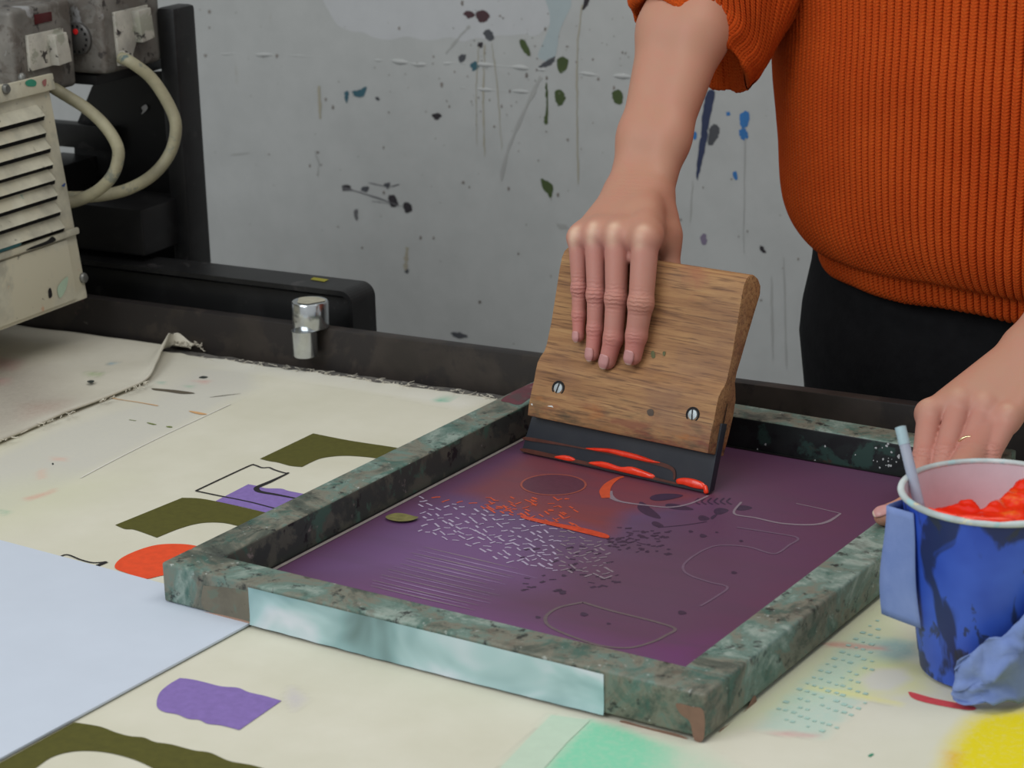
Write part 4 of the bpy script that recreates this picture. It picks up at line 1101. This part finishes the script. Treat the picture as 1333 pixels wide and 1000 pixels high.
for k_ in range(14):
    t = 2 * math.pi * k_ / 14; q = dc + V3(.0132 * math.cos(t), -.0050, .0132 * math.sin(t)); s_ = .0013
    dd.poly([q + V3(-s_, 0, -s_), q + V3(s_, 0, -s_), q + V3(s_, 0, s_), q + V3(-s_, 0, s_)])
dd.build('dial_marks', m_slot, dial, V3(0, -1, 0))
# cables
def cable(pts, r):
    tube('cable', [ony(x, y, yy) for x, y, yy in pts], r, m_cable, heat, n=16, per=8)
cable([(60, 108, .285), (72, 116, .29), (90, 127, .295), (112, 141, .30), (135, 162, .30), (151, 186, .30), (154, 205, .298), (146, 229, .292), (126, 249, .286), (98, 262, .278), (70, 266, .262)], .0062)
cable([(157, 75, .345), (172, 82, .345), (198, 103, .36), (220, 137, .37), (229, 165, .37), (222, 198, .365), (201, 226, .35), (170, 245, .335), (135, 254, .315), (98, 257, .295), (68, 255, .268)], .0062)
# black stand: post, gusset plate, cross bar, channel arm
box('post', (-.7290, .42, .02), (-.7060, .458, .327), m_black, heat, bevel=.005)
gp = [ony(x, y, .452) for x, y in [(120, 112), (134, 96), (240, 92), (250, 345), (60, 350), (70, 236), (97, 232), (97, 205), (96, 171)]]
gm = len(gp); obj('gusset_plate', gp + [p + V3(0, .006, 0) for p in gp], [tuple(range(gm)), tuple(range(2 * gm - 1, gm - 1, -1))] + [(i, i + gm, (i + 1) % gm + gm, (i + 1) % gm) for i in range(gm)], m_black, heat)
cbp = ony(118, 178, .44); box('cross_bar', (-1.2, .44, cbp[2] - .014), (cbp[0] + .03, .458, cbp[2] + .012), m_black, heat, bevel=.001)
box('under_bracket', (-.90, .335, .258), (-.745, .45, .268), m_black, heat, bevel=.001)
box('base_block', (-.95, .36, .075), (-.72, .44, .125), m_black, heat, bevel=.003)
box('support_bracket', (-.90, .255, .125), (-.85, .456, .155), m_black, heat, bevel=.001)
# channel arm with a rounded bent end
AE = ony(488, 376, .388)[0]; az = .0680; ar = .014; t_ = .005
path = [(-1.3, az)] + [(AE - ar + ar * math.sin(a), az - ar + ar * math.cos(a)) for a in np.linspace(0, math.pi / 2, 8)] + [(AE, -.06)]
inn = [(-1.3, az - t_)] + [(AE - ar + (ar - t_) * math.sin(a), az - ar + (ar - t_) * math.cos(a)) for a in np.linspace(0, math.pi / 2, 8)] + [(AE - t_, -.06)]
ol = path + inn[::-1]; om = len(ol)
obj('channel_arm', [(x, .345, z) for x, z in ol] + [(x, .388, z) for x, z in ol], [tuple(range(om)), tuple(range(2 * om - 1, om - 1, -1))] + [(i, i + om, (i + 1) % om + om, (i + 1) % om) for i in range(om)], m_black, heat)
box('arm_web', (-1.3, .362, -.06), (AE - .012, .372, az - .012), m_black, heat, bevel=.001)
box('stand_foot', (-1.05, .34, ZF), (-.55, .52, ZF + .05), m_black, heat, bevel=.004)
box('stand_column', (-.80, .40, ZF + .05), (-.72, .48, .03), m_black, heat, bevel=.004)
m_fl = plain('white flake', (190, 190, 190), .7, .1, 100)
for pts, y_ in (([(184, 271), (190, 268), (196, 272), (193, 277), (186, 276)], .4185), ([(184, 140), (190, 136), (192, 142), (184, 149), (186, 144)], .4505)):
    Decal().poly([ony(x, y, y_) for x, y in catmull(pts, 3, True)]).build('paint_flake', m_fl, heat, V3(0, -1, 0))
yl = plain('yellow mark', (140, 134, 40), .7, .15, 90)
Decal().poly([onz(x, y, az + .0005) for x, y in [(408, 361), (428, 364), (422, 367), (404, 364)]]).build('paint_flake', yl, heat, UP)

# ================================================================== PERSON
def surface_nets(D, org, h):
    s = D < 0
    c = [s[i:s.shape[0] - 1 + i, j:s.shape[1] - 1 + j, k:s.shape[2] - 1 + k] for i in (0, 1) for j in (0, 1) for k in (0, 1)]
    anyv = np.logical_or.reduce(c) & ~np.logical_and.reduce(c)
    cells = np.argwhere(anyv); idx = np.full(anyv.shape, -1, np.int64); idx[anyv] = np.arange(len(cells))
    acc = np.zeros((len(cells), 3)); num = np.zeros(len(cells))
    cor = [(i, j, k) for i in (0, 1) for j in (0, 1) for k in (0, 1)]
    vals = np.stack([D[cells[:, 0] + i, cells[:, 1] + j, cells[:, 2] + k] for i, j, k in cor], 1)
    for a in range(8):
        for b in range(a + 1, 8):
            if sum(x != y for x, y in zip(cor[a], cor[b])) != 1: continue
            va, vb = vals[:, a], vals[:, b]; m = (va < 0) != (vb < 0)
            t = np.where(m, va / (va - vb + 1e-20), 0)
            pa, pb = np.array(cor[a], float), np.array(cor[b], float)
            acc += np.where(m[:, None], pa[None] + (pb - pa)[None] * t[:, None], 0); num += m
    Vv = (cells + acc / num[:, None]) * h + org
    quads = []
    for ax in range(3):
        sl0 = [slice(None)] * 3; sl1 = [slice(None)] * 3
        sl0[ax] = slice(0, -1); sl1[ax] = slice(1, None)
        ch = s[tuple(sl0)] != s[tuple(sl1)]
        e = np.argwhere(ch); u, v = [(1, 2), (2, 0), (0, 1)][ax]
        ok = (e[:, u] > 0) & (e[:, v] > 0) & (e[:, u] < idx.shape[u]) & (e[:, v] < idx.shape[v]); e = e[ok]
        flip = s[tuple(e.T)]
        q = []
        for du, dv in ((1, 1), (0, 1), (0, 0), (1, 0)):
            f_ = e.copy(); f_[:, u] -= du; f_[:, v] -= dv; q.append(idx[tuple(f_.T)])
        q = np.stack(q, 1); q[~flip] = q[~flip][:, ::-1]
        quads.append(q)
    return Vv, np.concatenate(quads)
class Field:
    FAR = .05
    def __init__(self, lo, hi, h):
        self.lo = np.asarray(lo, float); self.h = h
        self.n = np.ceil((np.asarray(hi) - self.lo) / h).astype(int) + 1
        self.D = np.full(self.n, self.FAR, np.float32)
    def sl(self, lo, hi):
        a = np.clip(np.floor((lo - self.lo) / self.h).astype(int), 0, self.n); b = np.clip(np.ceil((hi - self.lo) / self.h).astype(int) + 1, 0, self.n)
        return tuple(slice(x, y) for x, y in zip(a, b))
    def pts(self, s):
        g = np.meshgrid(*[np.arange(x.start, x.stop) * self.h + l for x, l in zip(s, self.lo)], indexing='ij')
        return np.stack(g, -1).astype(np.float32)
    def group(self, prims, k_in, k_out):
        """prims: (a, b, ra, rb) tapered capsules, blended by k_in, then into the field by k_out"""
        A = np.array([p[0] for p in prims] + [p[1] for p in prims]); R = max(max(p[2], p[3]) for p in prims)
        mg = R + k_in + k_out + .004
        s = self.sl(A.min(0) - mg, A.max(0) + mg)
        if any(x.stop <= x.start for x in s): return
        P = self.pts(s); d = np.full(P.shape[:3], self.FAR, np.float32)
        for a, b, ra, rb in prims:
            a = np.asarray(a, np.float32); b = np.asarray(b, np.float32); ba = b - a
            m2 = max(ra, rb) + k_in + k_out + .004
            pa = P - a; t = np.clip((pa @ ba) / (ba @ ba + 1e-12), 0, 1)
            q = np.sqrt(((pa - t[..., None] * ba) ** 2).sum(-1)) - (ra + (rb - ra) * t)
            d = smin(d, q, k_in)
        self.D[s] = smin(self.D[s], d, k_out)
    def mesh(self): return surface_nets(self.D, self.lo, self.h)
def smin(a, b, k):
    if k <= 0: return np.minimum(a, b)
    hh = np.maximum(k - np.abs(a - b), 0) / k
    return np.minimum(a, b) - hh * hh * k * .25

# ---- right arm and hand (gripping the squeegee)
h_n = unit(sev * -(.1726 - .0933) + V3(0, 0, .0535 - .0265)); h_p = sq(0, .0265, .0933)
def hand_px(px, py, off): return onplane(px, py, h_p + h_n * off, h_n)
RF = {  # joint pixels and radii: knuckle, middle joint, end joint, tip
    'index': ([(840, 313), (834.5, 395), (828.5, 437), (824, 464)], [.0115, .0104, .0089, .0074]),
    'middle': ([(803, 309), (802, 389), (798.5, 440), (791, 470)], [.0104, .0090, .0083, .0071]),
    'ring': ([(775, 307), (776, 384), (774.5, 428), (771.2, 461)], [.0092, .0077, .0068, .0060]),
    'little': ([(752, 311), (754, 376), (753.5, 410), (753, 438)], [.0082, .0064, .0058, .0050])}
rh = {}
for nm, (pp, rr) in RF.items():
    offs = [.0140, rr[1] + .0028, rr[2] + .0008, rr[3] + .0004]
    rh[nm] = ([hand_px(x, y, o) for (x, y), o in zip(pp, offs)], rr)
wr = ony(833, 250, .262); elb = ony(917, -64, .395)
fa_mid = wr * .45 + elb * .55
fld = Field((-.24, .12, .06), (-.02, .45, .46), .00125)
acr = unit(rh['index'][0][0] - rh['little'][0][0])
wid = dict(index=.016, middle=.006, ring=-.006, little=-.015)
for nm, (J, rr) in rh.items():
    base = wr + acr * wid[nm] - V3(0, .012, .0)
    fld.group([(base, J[0], .0125, rr[0] + .0004)], .001, .012)
# wrist and forearm
side = unit(np.cross(elb - wr, V3(0, 1, 0))); side = side if side @ acr > 0 else -side
fw = unit(np.cross(side, elb - wr))
def fpnt(t, w, d=0.0): return wr + (elb - wr) * t + side * w + fw * d
fld.group([(fpnt(-.06, .013), fpnt(.22, .0125), .0170, .0175), (fpnt(-.06, -.013), fpnt(.22, -.0135), .0165, .0175),
           (fpnt(.22, .0125), fpnt(.66, .014), .0175, .0265), (fpnt(.22, -.0135), fpnt(.66, -.015), .0175, .0245), (fpnt(.66, .014), fpnt(1.1, .007), .0265, .0275), (fpnt(.66, -.015), fpnt(1.1, -.008), .0245, .0260)], .016, .014)
# thumb behind the handle
th = [ony(854, 262, .254), ony(867, 305, .240), ony(871, 352, .2285), ony(866, 392, .2150)]
fld.group([(th[0], th[1], .0150, .0112), (th[1], th[2], .0112, .0098), (th[2], th[3], .0098, .0080)], .004, .010)
mI = rh['index'][0][0]
fld.group([(th[1], mI * .8 + wr * .2, .0090, .0100), (th[1] * .6 + th[0] * .4, mI * .5 + wr * .5, .0100, .0110), (th[1] * .75 + th[2] * .25, mI * .9 + wr * .1 - V3(0, 0, .004), .0070, .0080)], .006, .014)
NMS = ['index', 'middle', 'ring', 'little']
for a0, b0 in zip(NMS[:-1], NMS[1:]):
    Ja, Jb = rh[a0][0], rh[b0][0]
    pa_, pb_ = Ja[0] + (wr - Ja[0]) * .10 - V3(0, 0, .001), Jb[0] + (wr - Jb[0]) * .10 - V3(0, 0, .001)
    fld.group([(pa_, pb_, .0095, .0090)], .001, .010)
    wa, wb = Ja[0] * .72 + Ja[1] * .28 - h_n * .006, Jb[0] * .72 + Jb[1] * .28 - h_n * .006
    fld.group([(wa, wb, .0060, .0055), (Ja[0] - h_n * .003, Jb[0] - h_n * .003, .008, .0075)], .006, .004)
for nm, (J, rr) in rh.items():
    fg = [(J[0], J[1], rr[0], rr[1]), (J[1], J[2], rr[1], rr[2]), (J[2], J[3], rr[2], rr[3]), (J[1] + h_n * .0012, J[1] + h_n * .0012 + V3(0, 0, .0001), rr[1] - .0002, rr[1] - .0002)]
    fld.group(fg, .003, .0016)
    kn = J[0] + V3(0, .002, .0022)
    fld.group([(kn, kn + V3(0, .006, .0), rr[0] - .0012, rr[0] - .002)], .001, .008)
RV, RQ = fld.mesh()

# ---- left hand, holding the frame behind the cup
lh = {
    'index': ([ony(1210, 541, .176), ony(1202, 596, .128), onz(1194, 633, .047), onz(1188, 655, .0405)], [.0108, .0086, .0078, .0070]),
    'middle': ([ony(1248, 530, .187), ony(1230, 592, .132), onz(1220, 640, .046), onz(1214, 664, .0405)], [.0110, .0086, .0078, .0070]),
    'ring': ([ony(1281, 535, .190), ony(1259, 590, .140), onz(1248, 640, .046), onz(1242, 662, .0405)], [.0104, .0083, .0074, .0066]),
    'little': ([ony(1312, 548, .186), ony(1289, 592, .146), onz(1275, 632, .046), onz(1268, 650, .0405)], [.0096, .0078, .0066, .0058])}
lw = ony(1362, 452, .262); lel = ony(1560, 190, .40)
fl2 = Field((.13, .00, .025), (.46, .45, .30), .0014)
acl = unit(lh['little'][0][0] - lh['index'][0][0])
wl = dict(index=-.017, middle=-.006, ring=.006, little=.016)
for nm, (J, rr) in lh.items():
    base = lw + acl * wl[nm] - V3(0, .012, 0)
    fl2.group([(base, J[0], .0140, rr[0])], .001, .013)
lside = unit(np.cross(lel - lw, V3(0, 1, 0))); lside = lside if lside @ acl > 0 else -lside
def lpnt(t, w): return lw + (lel - lw) * t + lside * w
fl2.group([(lpnt(-.04, .013), lpnt(.25, .012), .0175, .0185), (lpnt(-.04, -.013), lpnt(.25, -.013), .0175, .0185), (lpnt(.25, .012), lpnt(1.1, .013), .0185, .028), (lpnt(.25, -.013), lpnt(1.1, -.014), .0185, .027)], .016, .014)
lt = [ony(1300, 545, .205), onz(1238, 634, .054), onz(1184, 662, .047), onz(1151, 671.5, .0412)]
fl2.group([(lt[0], lt[1], .0155, .0110), (lt[1], lt[2], .0110, .0098), (lt[2], lt[3], .0098, .0078)], .004, .010)
for nm, (J, rr) in lh.items():
    fl2.group([(J[0], J[1], rr[0] * .92, rr[1]), (J[1], J[2], rr[1], rr[2]), (J[2], J[3], rr[2], rr[3])], .003, .0016)
    kn = J[0] + V3(0, -.0005, .0024)
    fl2.group([(kn, kn + V3(0, 0, .0001), rr[0] + .0004, rr[0] + .0004)], .001, .005)
LV, LQ = fl2.mesh()
# ---- trunk, upper arms, neck, head, legs (coarse; all under clothes or above the picture)
PC = V3(.215, .56, 0)
rsh, lsh = V3(.03, .55, .53), V3(.40, .57, .53)
core = Field((-.20, .36, ZF - .01), (.62, .80, .98), .008)
def Pz(x, z, y=0.0): return V3(PC[0] + x, PC[1] + y, z)
core.group([(Pz(-.07, .12), Pz(-.07, .45), .115, .11), (Pz(.07, .12), Pz(.07, .45), .115, .11), (Pz(-.07, -.02), Pz(-.06, .12), .10, .10), (Pz(.07, -.02), Pz(.06, .12), .10, .10),
            (rsh, V3(-.06, .50, .47), .05, .042), (V3(-.06, .50, .47), elb, .042, .032), (lsh, lel, .05, .034), (Pz(0, .5), Pz(0, .64, -.02), .055, .05)], .04, .02)
core.group([(Pz(0, .72, -.03), Pz(0, .80, -.015), .070, .088), (Pz(0, .69, -.07), Pz(0, .74, -.055), .036, .05), (Pz(0, .745, -.115), Pz(0, .77, -.10), .014, .010),
            (Pz(-.082, .755), Pz(-.084, .785), .012, .016), (Pz(.082, .755), Pz(.084, .785), .012, .016)], .02, .02)
for s_ in (-1, 1):
    core.group([(Pz(.085 * s_, -.05), Pz(.095 * s_, -.42, -.01), .08, .052), (Pz(.095 * s_, -.42, -.01), Pz(.10 * s_, ZF + .07, .02), .052, .036), (Pz(.10 * s_, ZF + .035, .03), Pz(.115 * s_, ZF + .028, -.13), .036, .026)], .03, .03)
KV, KQ = core.mesh()
BV = np.concatenate([RV, LV, KV]); BQ = np.concatenate([RQ, LQ + len(RV), KQ + len(RV) + len(LV)])
bme = fast_mesh('person', BV, BQ)
# skin tone per vertex: pink towards the fingertips, paler over bent knuckles
tone = np.zeros((len(BV), 4), np.float32); tone[:, 3] = 1
base_c = np.array(lin(180, 132, 109)[:3]); pink = np.array(lin(186, 130, 121)[:3]); red = np.array(lin(200, 112, 106)[:3]); pale = np.array(lin(232, 204, 176)[:3])
tone[:, :3] = base_c
def near(p, r): return np.exp(-((BV - np.asarray(p)) ** 2).sum(1) / (r * r))[:, None].astype(np.float32)
def seg_near(a, b, r):
    ba = b - a; t = np.clip(((BV - a) @ ba) / (ba @ ba), 0, 1)
    return np.exp(-(((BV - a - t[:, None] * ba) ** 2).sum(1)) / (r * r))[:, None].astype(np.float32)
def blend(c, w): tone[:, :3] = tone[:, :3] * (1 - w) + c[None] * w
wrk = np.zeros(len(BV), np.float32)
for H_, kp in ((rh, .58), (lh, .35)):
    for nm, (J, rr) in H_.items():
        blend(pink, np.minimum(1, 1.5 * seg_near(J[0] * .8 + J[1] * .2, J[3], .014)) * (.75 if H_ is rh else .5))
        blend(red, .55 * near(J[2] * .6 + J[3] * .4, .013)); blend(red, .30 * near(J[1], .010))
        kn = J[0] + V3(0, -.010, .009) if H_ is rh else J[0] + V3(0, -.006, .010)
        blend(pale, kp * seg_near(kn + V3(0, .004, .001), kn + V3(0, -.001, -.010), .0048))
        wrk = np.maximum(wrk, near(J[1] + V3(0, -.006, .002), .0085)[:, 0]); wrk = np.maximum(wrk, .5 * near(J[2] + V3(0, -.006, 0), .006)[:, 0])
wrk = np.maximum(wrk, .35 * near(wr + V3(0, -.02, .002), .022)[:, 0])
tone[:, 3] = wrk
add_color(bme, 'tone', tone)
k = NM('skin'); v = k.coord()
a = k.attr('tone')
mot = k.noise(70, 4, .6, v)
c = k.mix(k.ramp(mot, [(.4, (0, 0, 0)), (.75, (.35, .35, .35))]), a.outputs['Color'], lin(188, 122, 106))
ax = unit(rh['middle'][0][1] - rh['middle'][0][2])
mp = k.n('ShaderNodeVectorMath', operation='DOT_PRODUCT'); k.l(k.coord(), mp.inputs[0]); mp.inputs[1].default_value = tuple(ax)
wv = k.math('SINE', k.math('ADD', k.math('MULTIPLY', mp.outputs['Value'], 2 * math.pi / .0034), k.math('MULTIPLY', k.noise(190, 3, .6, v), 9.0)))
hgt = k.math('ADD', k.math('MULTIPLY', wv, k.math('MULTIPLY', a.outputs['Alpha'], .8)), k.math('MULTIPLY', k.noise(900, 3, .6, v), .22))
k.bump(hgt, .7, .0006)
m_skin = k.set(c, .5, 0, .35, Subsurface_Weight=.12, Subsurface_Scale=.004)
m_skin.node_tree.nodes['Principled BSDF'].inputs['Subsurface Radius'].default_value = (1.0, .35, .2)
person = mobj('person', bme, m_skin, smooth=True)
tag(person, 'person in orange knitted jumper and black trousers pulling a squeegee across the screen', 'person')
# nails
m_nail = plain('fingernail', (190, 138, 134), .35, .05, 200, spec=.5); m_tipn = plain('nail edge', (214, 190, 172), .35, .05, 200)
def nail(J, r, nrm, ln, wd, along=.35):
    d = unit(J[3] - J[2]); nn = unit(nrm - d * (nrm @ d)); s = np.cross(d, nn)
    c = J[3] + d * (r * along); vs_, na, nl = [], 9, 10
    for j in range(nl):
        t = j / (nl - 1); l = (t - .5) * ln
        wfac = 1 - .25 * abs(2 * t - 1) ** 4
        rr_ = r + .0005 - (.0011 * max(0, (t - .55) / .45) ** 2)
        if l + r * along > 0:  rr_ -= .25 * max(0, l + r * along - r * .35)
        for i in range(na):
            a_ = (i / (na - 1) - .5) * wd / r * wfac
            vs_.append(c + d * l * (1 - .10 * (2 * i / (na - 1) - 1) ** 2) + (nn * math.cos(a_) + s * math.sin(a_)) * rr_)
    o = mobj('fingernail', fast_mesh('fingernail', vs_, grid_quads(nl, na)), m_nail, person, smooth=True)
    o.data.materials.append(m_tipn)
    for p in o.data.polygons:
        if p.index >= (nl - 2) * (na - 1): p.material_index = 1
    o.modifiers.new('thickness', 'SOLIDIFY').thickness = .0006
for nm, ln, wd in (('index', .0128, .0106), ('middle', .0130, .0106), ('ring', .0122, .0090), ('little', .0100, .0070)):
    J, rr = rh[nm]; nail(J, rr[3] + .0004, h_n + V3(-.03, 0, 0), ln, wd, .12)
nail([0, 0, lt[2], lt[3]], .0080, unit(V3(.05, -.55, .8)), .0125, .0100, .2)
# ring on the left ring finger
J, rr = lh['ring']; ra = J[0] * .14 + J[1] * .86; ax = unit(J[1] - J[0]); a_, b_ = frame_of(ax)
rp = []
for t in np.linspace(0, 2 * math.pi, 60, endpoint=False):
    rp.append(ra + (a_ * math.cos(t) + b_ * math.sin(t)) * (.0093) + ax * .0012 * math.sin(3 * t))
rp.append(rp[0])
tube('finger_ring', rp, .0011, plain('pale gold', (212, 190, 150), .2, .05, 100, metal=.9), person, n=10, raw=True)['label'] = 'thin pale gold ring with a wavy band'

# ---- jumper: ribbed tubes
def knit_mat():
    k = NM('orange rib knit'); uv = k.n('ShaderNodeUVMap', uv_map='UVMap'); sp = k.n('ShaderNodeSeparateXYZ'); k.l(uv.outputs['UV'], sp.inputs[0])
    f = k.math('FRACT', sp.outputs[0]); cen = k.math('ABSOLUTE', k.math('SUBTRACT', f, .5))
    ph = k.math('ADD', sp.outputs[1], k.math('MULTIPLY', cen, -1.1))
    st_ = k.math('SINE', k.math('MULTIPLY', ph, 2 * math.pi))
    v = k.coord()
    fz = k.noise(1400, 3, .7, v)
    midg = k.math('SUBTRACT', 1.0, k.math('MULTIPLY', k.math('ABSOLUTE', k.math('SUBTRACT', cen, .0)), 8.0), clamp=True)
    hgt = k.math('ADD', k.math('MULTIPLY', st_, k.math('ADD', .10, k.math('MULTIPLY', cen, .55))), k.math('MULTIPLY', fz, .45))
    hgt = k.math('SUBTRACT', hgt, k.math('MULTIPLY', midg, .6))
    k.bump(hgt, .8, .0010)
    c = k.ramp(k.noise(14, 4, .6, v), [(.3, lin(178, 66, 16)), (.7, lin(193, 79, 23))])
    c = k.mix(k.ramp(k.noise(420, 3, .7, v), [(.45, (0, 0, 0)), (.8, (.6, .6, .6))]), c, lin(172, 50, 16))
    c = k.mix(k.ramp(k.noise(800, 2, .7, k.coord('Object', (1, 1, .5))), [(.58, (0, 0, 0)), (.8, (.5, .5, .5))]), c, lin(196, 116, 52))
    m = k.set(c, .95, 0, .15)
    k.b.inputs['Sheen Weight'].default_value = .12; k.b.inputs['Sheen Roughness'].default_value = .5
    k.b.inputs['Sheen Tint'].default_value = lin(240, 140, 60)
    return m
m_knit = knit_mat()
def rib_tube(name, st, nribs, pitch_row, stitch, parent, amp=.0050, edge_fade=0.0, wob=0.0):
    """st: stations (centre, axis a, axis b) ; a/b are half-axis vectors of the ellipse"""
    C = catmull([s[0] for s in st], 12); A = catmull([s[1] for s in st], 12); B = catmull([s[2] for s in st], 12)
    L = np.concatenate([[0], np.cumsum(np.linalg.norm(np.diff(C + A, axis=0), axis=1))]); L2 = np.concatenate([[0], np.cumsum(np.linalg.norm(np.diff(C + B, axis=0), axis=1))])
    Lm = (L + L2) / 2; n = max(8, int(Lm[-1] / pitch_row)); tq = np.linspace(0, Lm[-1], n)
    C, A, B = (np.stack([np.interp(tq, Lm, M[:, i]) for i in range(3)], 1) for M in (C, A, B))
    FR = np.array([0, .05, .13, .27, .5, .73, .87, .95]); HR = np.array([0, .42, .80, .95, 1, .95, .80, .42]); M = nribs * 8
    u = np.concatenate([(np.arange(nribs)[:, None] + FR[None]).ravel(), [nribs]]); t = u / nribs * 2 * math.pi
    ct, st_ = np.cos(t), np.sin(t)
    P = C[:, None] + A[:, None] * ct[None, :, None] + B[:, None] * st_[None, :, None]
    dT = np.gradient(P, axis=1); dL = np.gradient(P, axis=0); N = np.cross(dT, dL); N /= np.linalg.norm(N, axis=2)[..., None] + 1e-12
    out = P - C[:, None]; sg = np.sign((N * out).sum(2).mean()); N *= sg
    hr = amp * (np.concatenate([np.tile(HR, nribs), [0]]) - .8)
    fade = np.clip(.12 + (tq - edge_fade) / .03, .12, 1) if edge_fade else np.ones(n)
    P = P + N * hr[None, :, None] * fade[:, None, None]
    if wob:
        W_ = np.array([[mnoise.noise((a * 3.1 * 2 + 1, b * 2.0, wob)) for a in np.linspace(0, 3, 40)] for b in np.linspace(0, 3, 24)])
        ii = np.linspace(0, 23, P.shape[0]); jj = np.linspace(0, 39, P.shape[1])
        Wi = np.stack([np.interp(jj, np.arange(40), W_[r]) for r in range(24)]); Wi = np.stack([np.interp(ii, np.arange(24), Wi[:, q]) for q in range(P.shape[1])], 1)
        P = P + N * (Wi * .006)[..., None]
    q = grid_quads(n, M + 1)
    if sg < 0: q = q[:, ::-1]
    me = fast_mesh(name, P.reshape(-1, 3), q)
    uvl = me.uv_layers.new(name='UVMap')
    uvv = np.stack(np.broadcast_arrays(u[None, :], (tq / stitch)[:, None]), -1).reshape(-1, 2).astype(np.float32)
    li = np.empty(len(me.loops), np.int32); me.loops.foreach_get('vertex_index', li)
    uvl.data.foreach_set('uv', uvv[li].ravel())
    return mobj(name, me, m_knit, parent, smooth=True)
def solve_rx(z, ry, target, yc=PC[1]):
    """half width that puts the left outline where the photograph shows it"""
    t = np.linspace(0, 2 * math.pi, 90)
    lo, hi = .08, .34
    for _ in range(30):
        m = (lo + hi) / 2
        P = np.stack([PC[0] + m * np.cos(t), yc + ry * np.sin(t), np.full_like(t, z)], 1)
        if px_of(P)[0].min() > target: lo = m
        else: hi = m
    return m
stn = []
for z, tgt, ry in ((.083, 1078, .178), (.088, 1066, .184), (.100, 1062, .186), (.107, 1062, .189), (.112, 1050, .196), (.124, 1036, .202), (.142, 1024, .206), (.17, 1015, .207), (.21, 1011, .206), (.26, 1008, .203), (.32, 1006, .20), (.40, 1006, .19)):
    z += .019 * (1 - min(1, max(0, (z - .10) / .16)))
    rx = solve_rx(z, ry, tgt); stn.append((Pz(0, z), V3(rx, 0, 0), V3(0, -ry, 0)))
rxt = stn[-1][1][0]
stn += [(Pz(0, .50), V3(rxt * .95, 0, 0), V3(0, -.165, 0)), (Pz(0, .58), V3(rxt * .8, 0, 0), V3(0, -.12, 0)), (Pz(0, .62), V3(.09, 0, 0), V3(0, -.08, 0))]
jumper = empty('jumper_root', (0, 0, 0)); bpy.data.objects.remove(jumper)
jb = rib_tube('jumper', stn, 230, .0032, .0029, person, wob=1.0)
jb['label'] = 'orange rib knit jumper'
# right sleeve, pushed up to the elbow
cl, cr = ony(823, 2, .360), ony(975, 116, .400); cc = (cl + cr) / 2
fb = ony(914, 30, .335) - cc
def ringp(c, ra_, rb_, s): return (c, ra_ * s, rb_ * s)
ca, cbv = (cr - cl) / 2, fb
upv = unit(elb - wr)
s1c = ony(952, -40, .425); s2c = ony(985, -140, .47)
sl_st = [(cc + upv * .030, ca * .70, cbv * .70), (cc + upv * .010, ca * .86, cbv * .86), (cc - upv * .001, ca * .97, cbv * .97), (cc + upv * .006, ca * 1.03, cbv * 1.03), (cc * .7 + s1c * .3, ca * 1.06, cbv * 1.05),
         (s1c, V3(.062, 0, -.03), V3(.01, -.075, .03)), (s2c, V3(.068, 0, -.045), V3(0, -.085, .02)), (V3(.05, .545, .52), V3(.05, .0, -.07), V3(0, -.10, 0))]
rib_tube('jumper_sleeve', sl_st, 60, .0022, .0029, jb, amp=.0036, edge_fade=.05, wob=4.0)
ll = ony(1500, 250, .36)
sl2 = [(ll, V3(.06, 0, .03), V3(0, -.06, .02)), (lel, V3(.065, 0, .03), V3(0, -.07, .02)), (V3(.44, .52, .40), V3(.065, 0, .02), V3(0, -.085, 0)), (V3(.37, .56, .52), V3(.05, 0, .07), V3(0, -.10, 0))]
rib_tube('jumper_sleeve', sl2, 56, .004, .0029, jb, wob=6.0)
# ---- trousers
def loft(rings, n=48):
    vs_ = []
    for c_, rx, ry in rings:
        for q in range(n):
            t = 2 * math.pi * q / n; vs_.append(np.asarray(c_) + V3(rx * math.cos(t), ry * math.sin(t), 0))
    return vs_, grid_quads(len(rings), n, True)
tz = [(.14, 1062, .15), (.10, 1056, .155), (.06, 1044, .16), (.03, 1040, .162), (-.02, 1046, .162), (-.08, 1052, .155)]
R_ = [(Pz(0, z), solve_rx(z, ry, t_), ry) for z, t_, ry in tz]
rxl = R_[-1][1]
tvs, tq_ = loft(R_ + [(Pz(0, -.13), rxl * .97, .145)])
allv, allq = list(tvs), [tq_]
for s_ in (-1, 1):
    lv, lq = loft([(Pz(s_ * rxl * .48, -.09), rxl * .52, .14), (Pz(s_ * rxl * .50, -.30), rxl * .46, .11), (Pz(s_ * rxl * .50, -.55), rxl * .40, .09), (Pz(s_ * .105, ZF + .05), .075, .085)])
    allq.append(lq + len(allv)); allv += lv
kb = NM('black trousers'); fz = kb.noise(60, 4, .6, kb.coord()); kb.bump(fz, .3, .004)
mobj('trousers', fast_mesh('trousers', allv, np.concatenate(allq)), kb.set(kb.ramp(fz, [(.3, lin(20, 20, 22)), (.7, lin(27, 27, 29))]), .9, 0, .15), person, smooth=True)['label'] = 'plain black trousers'
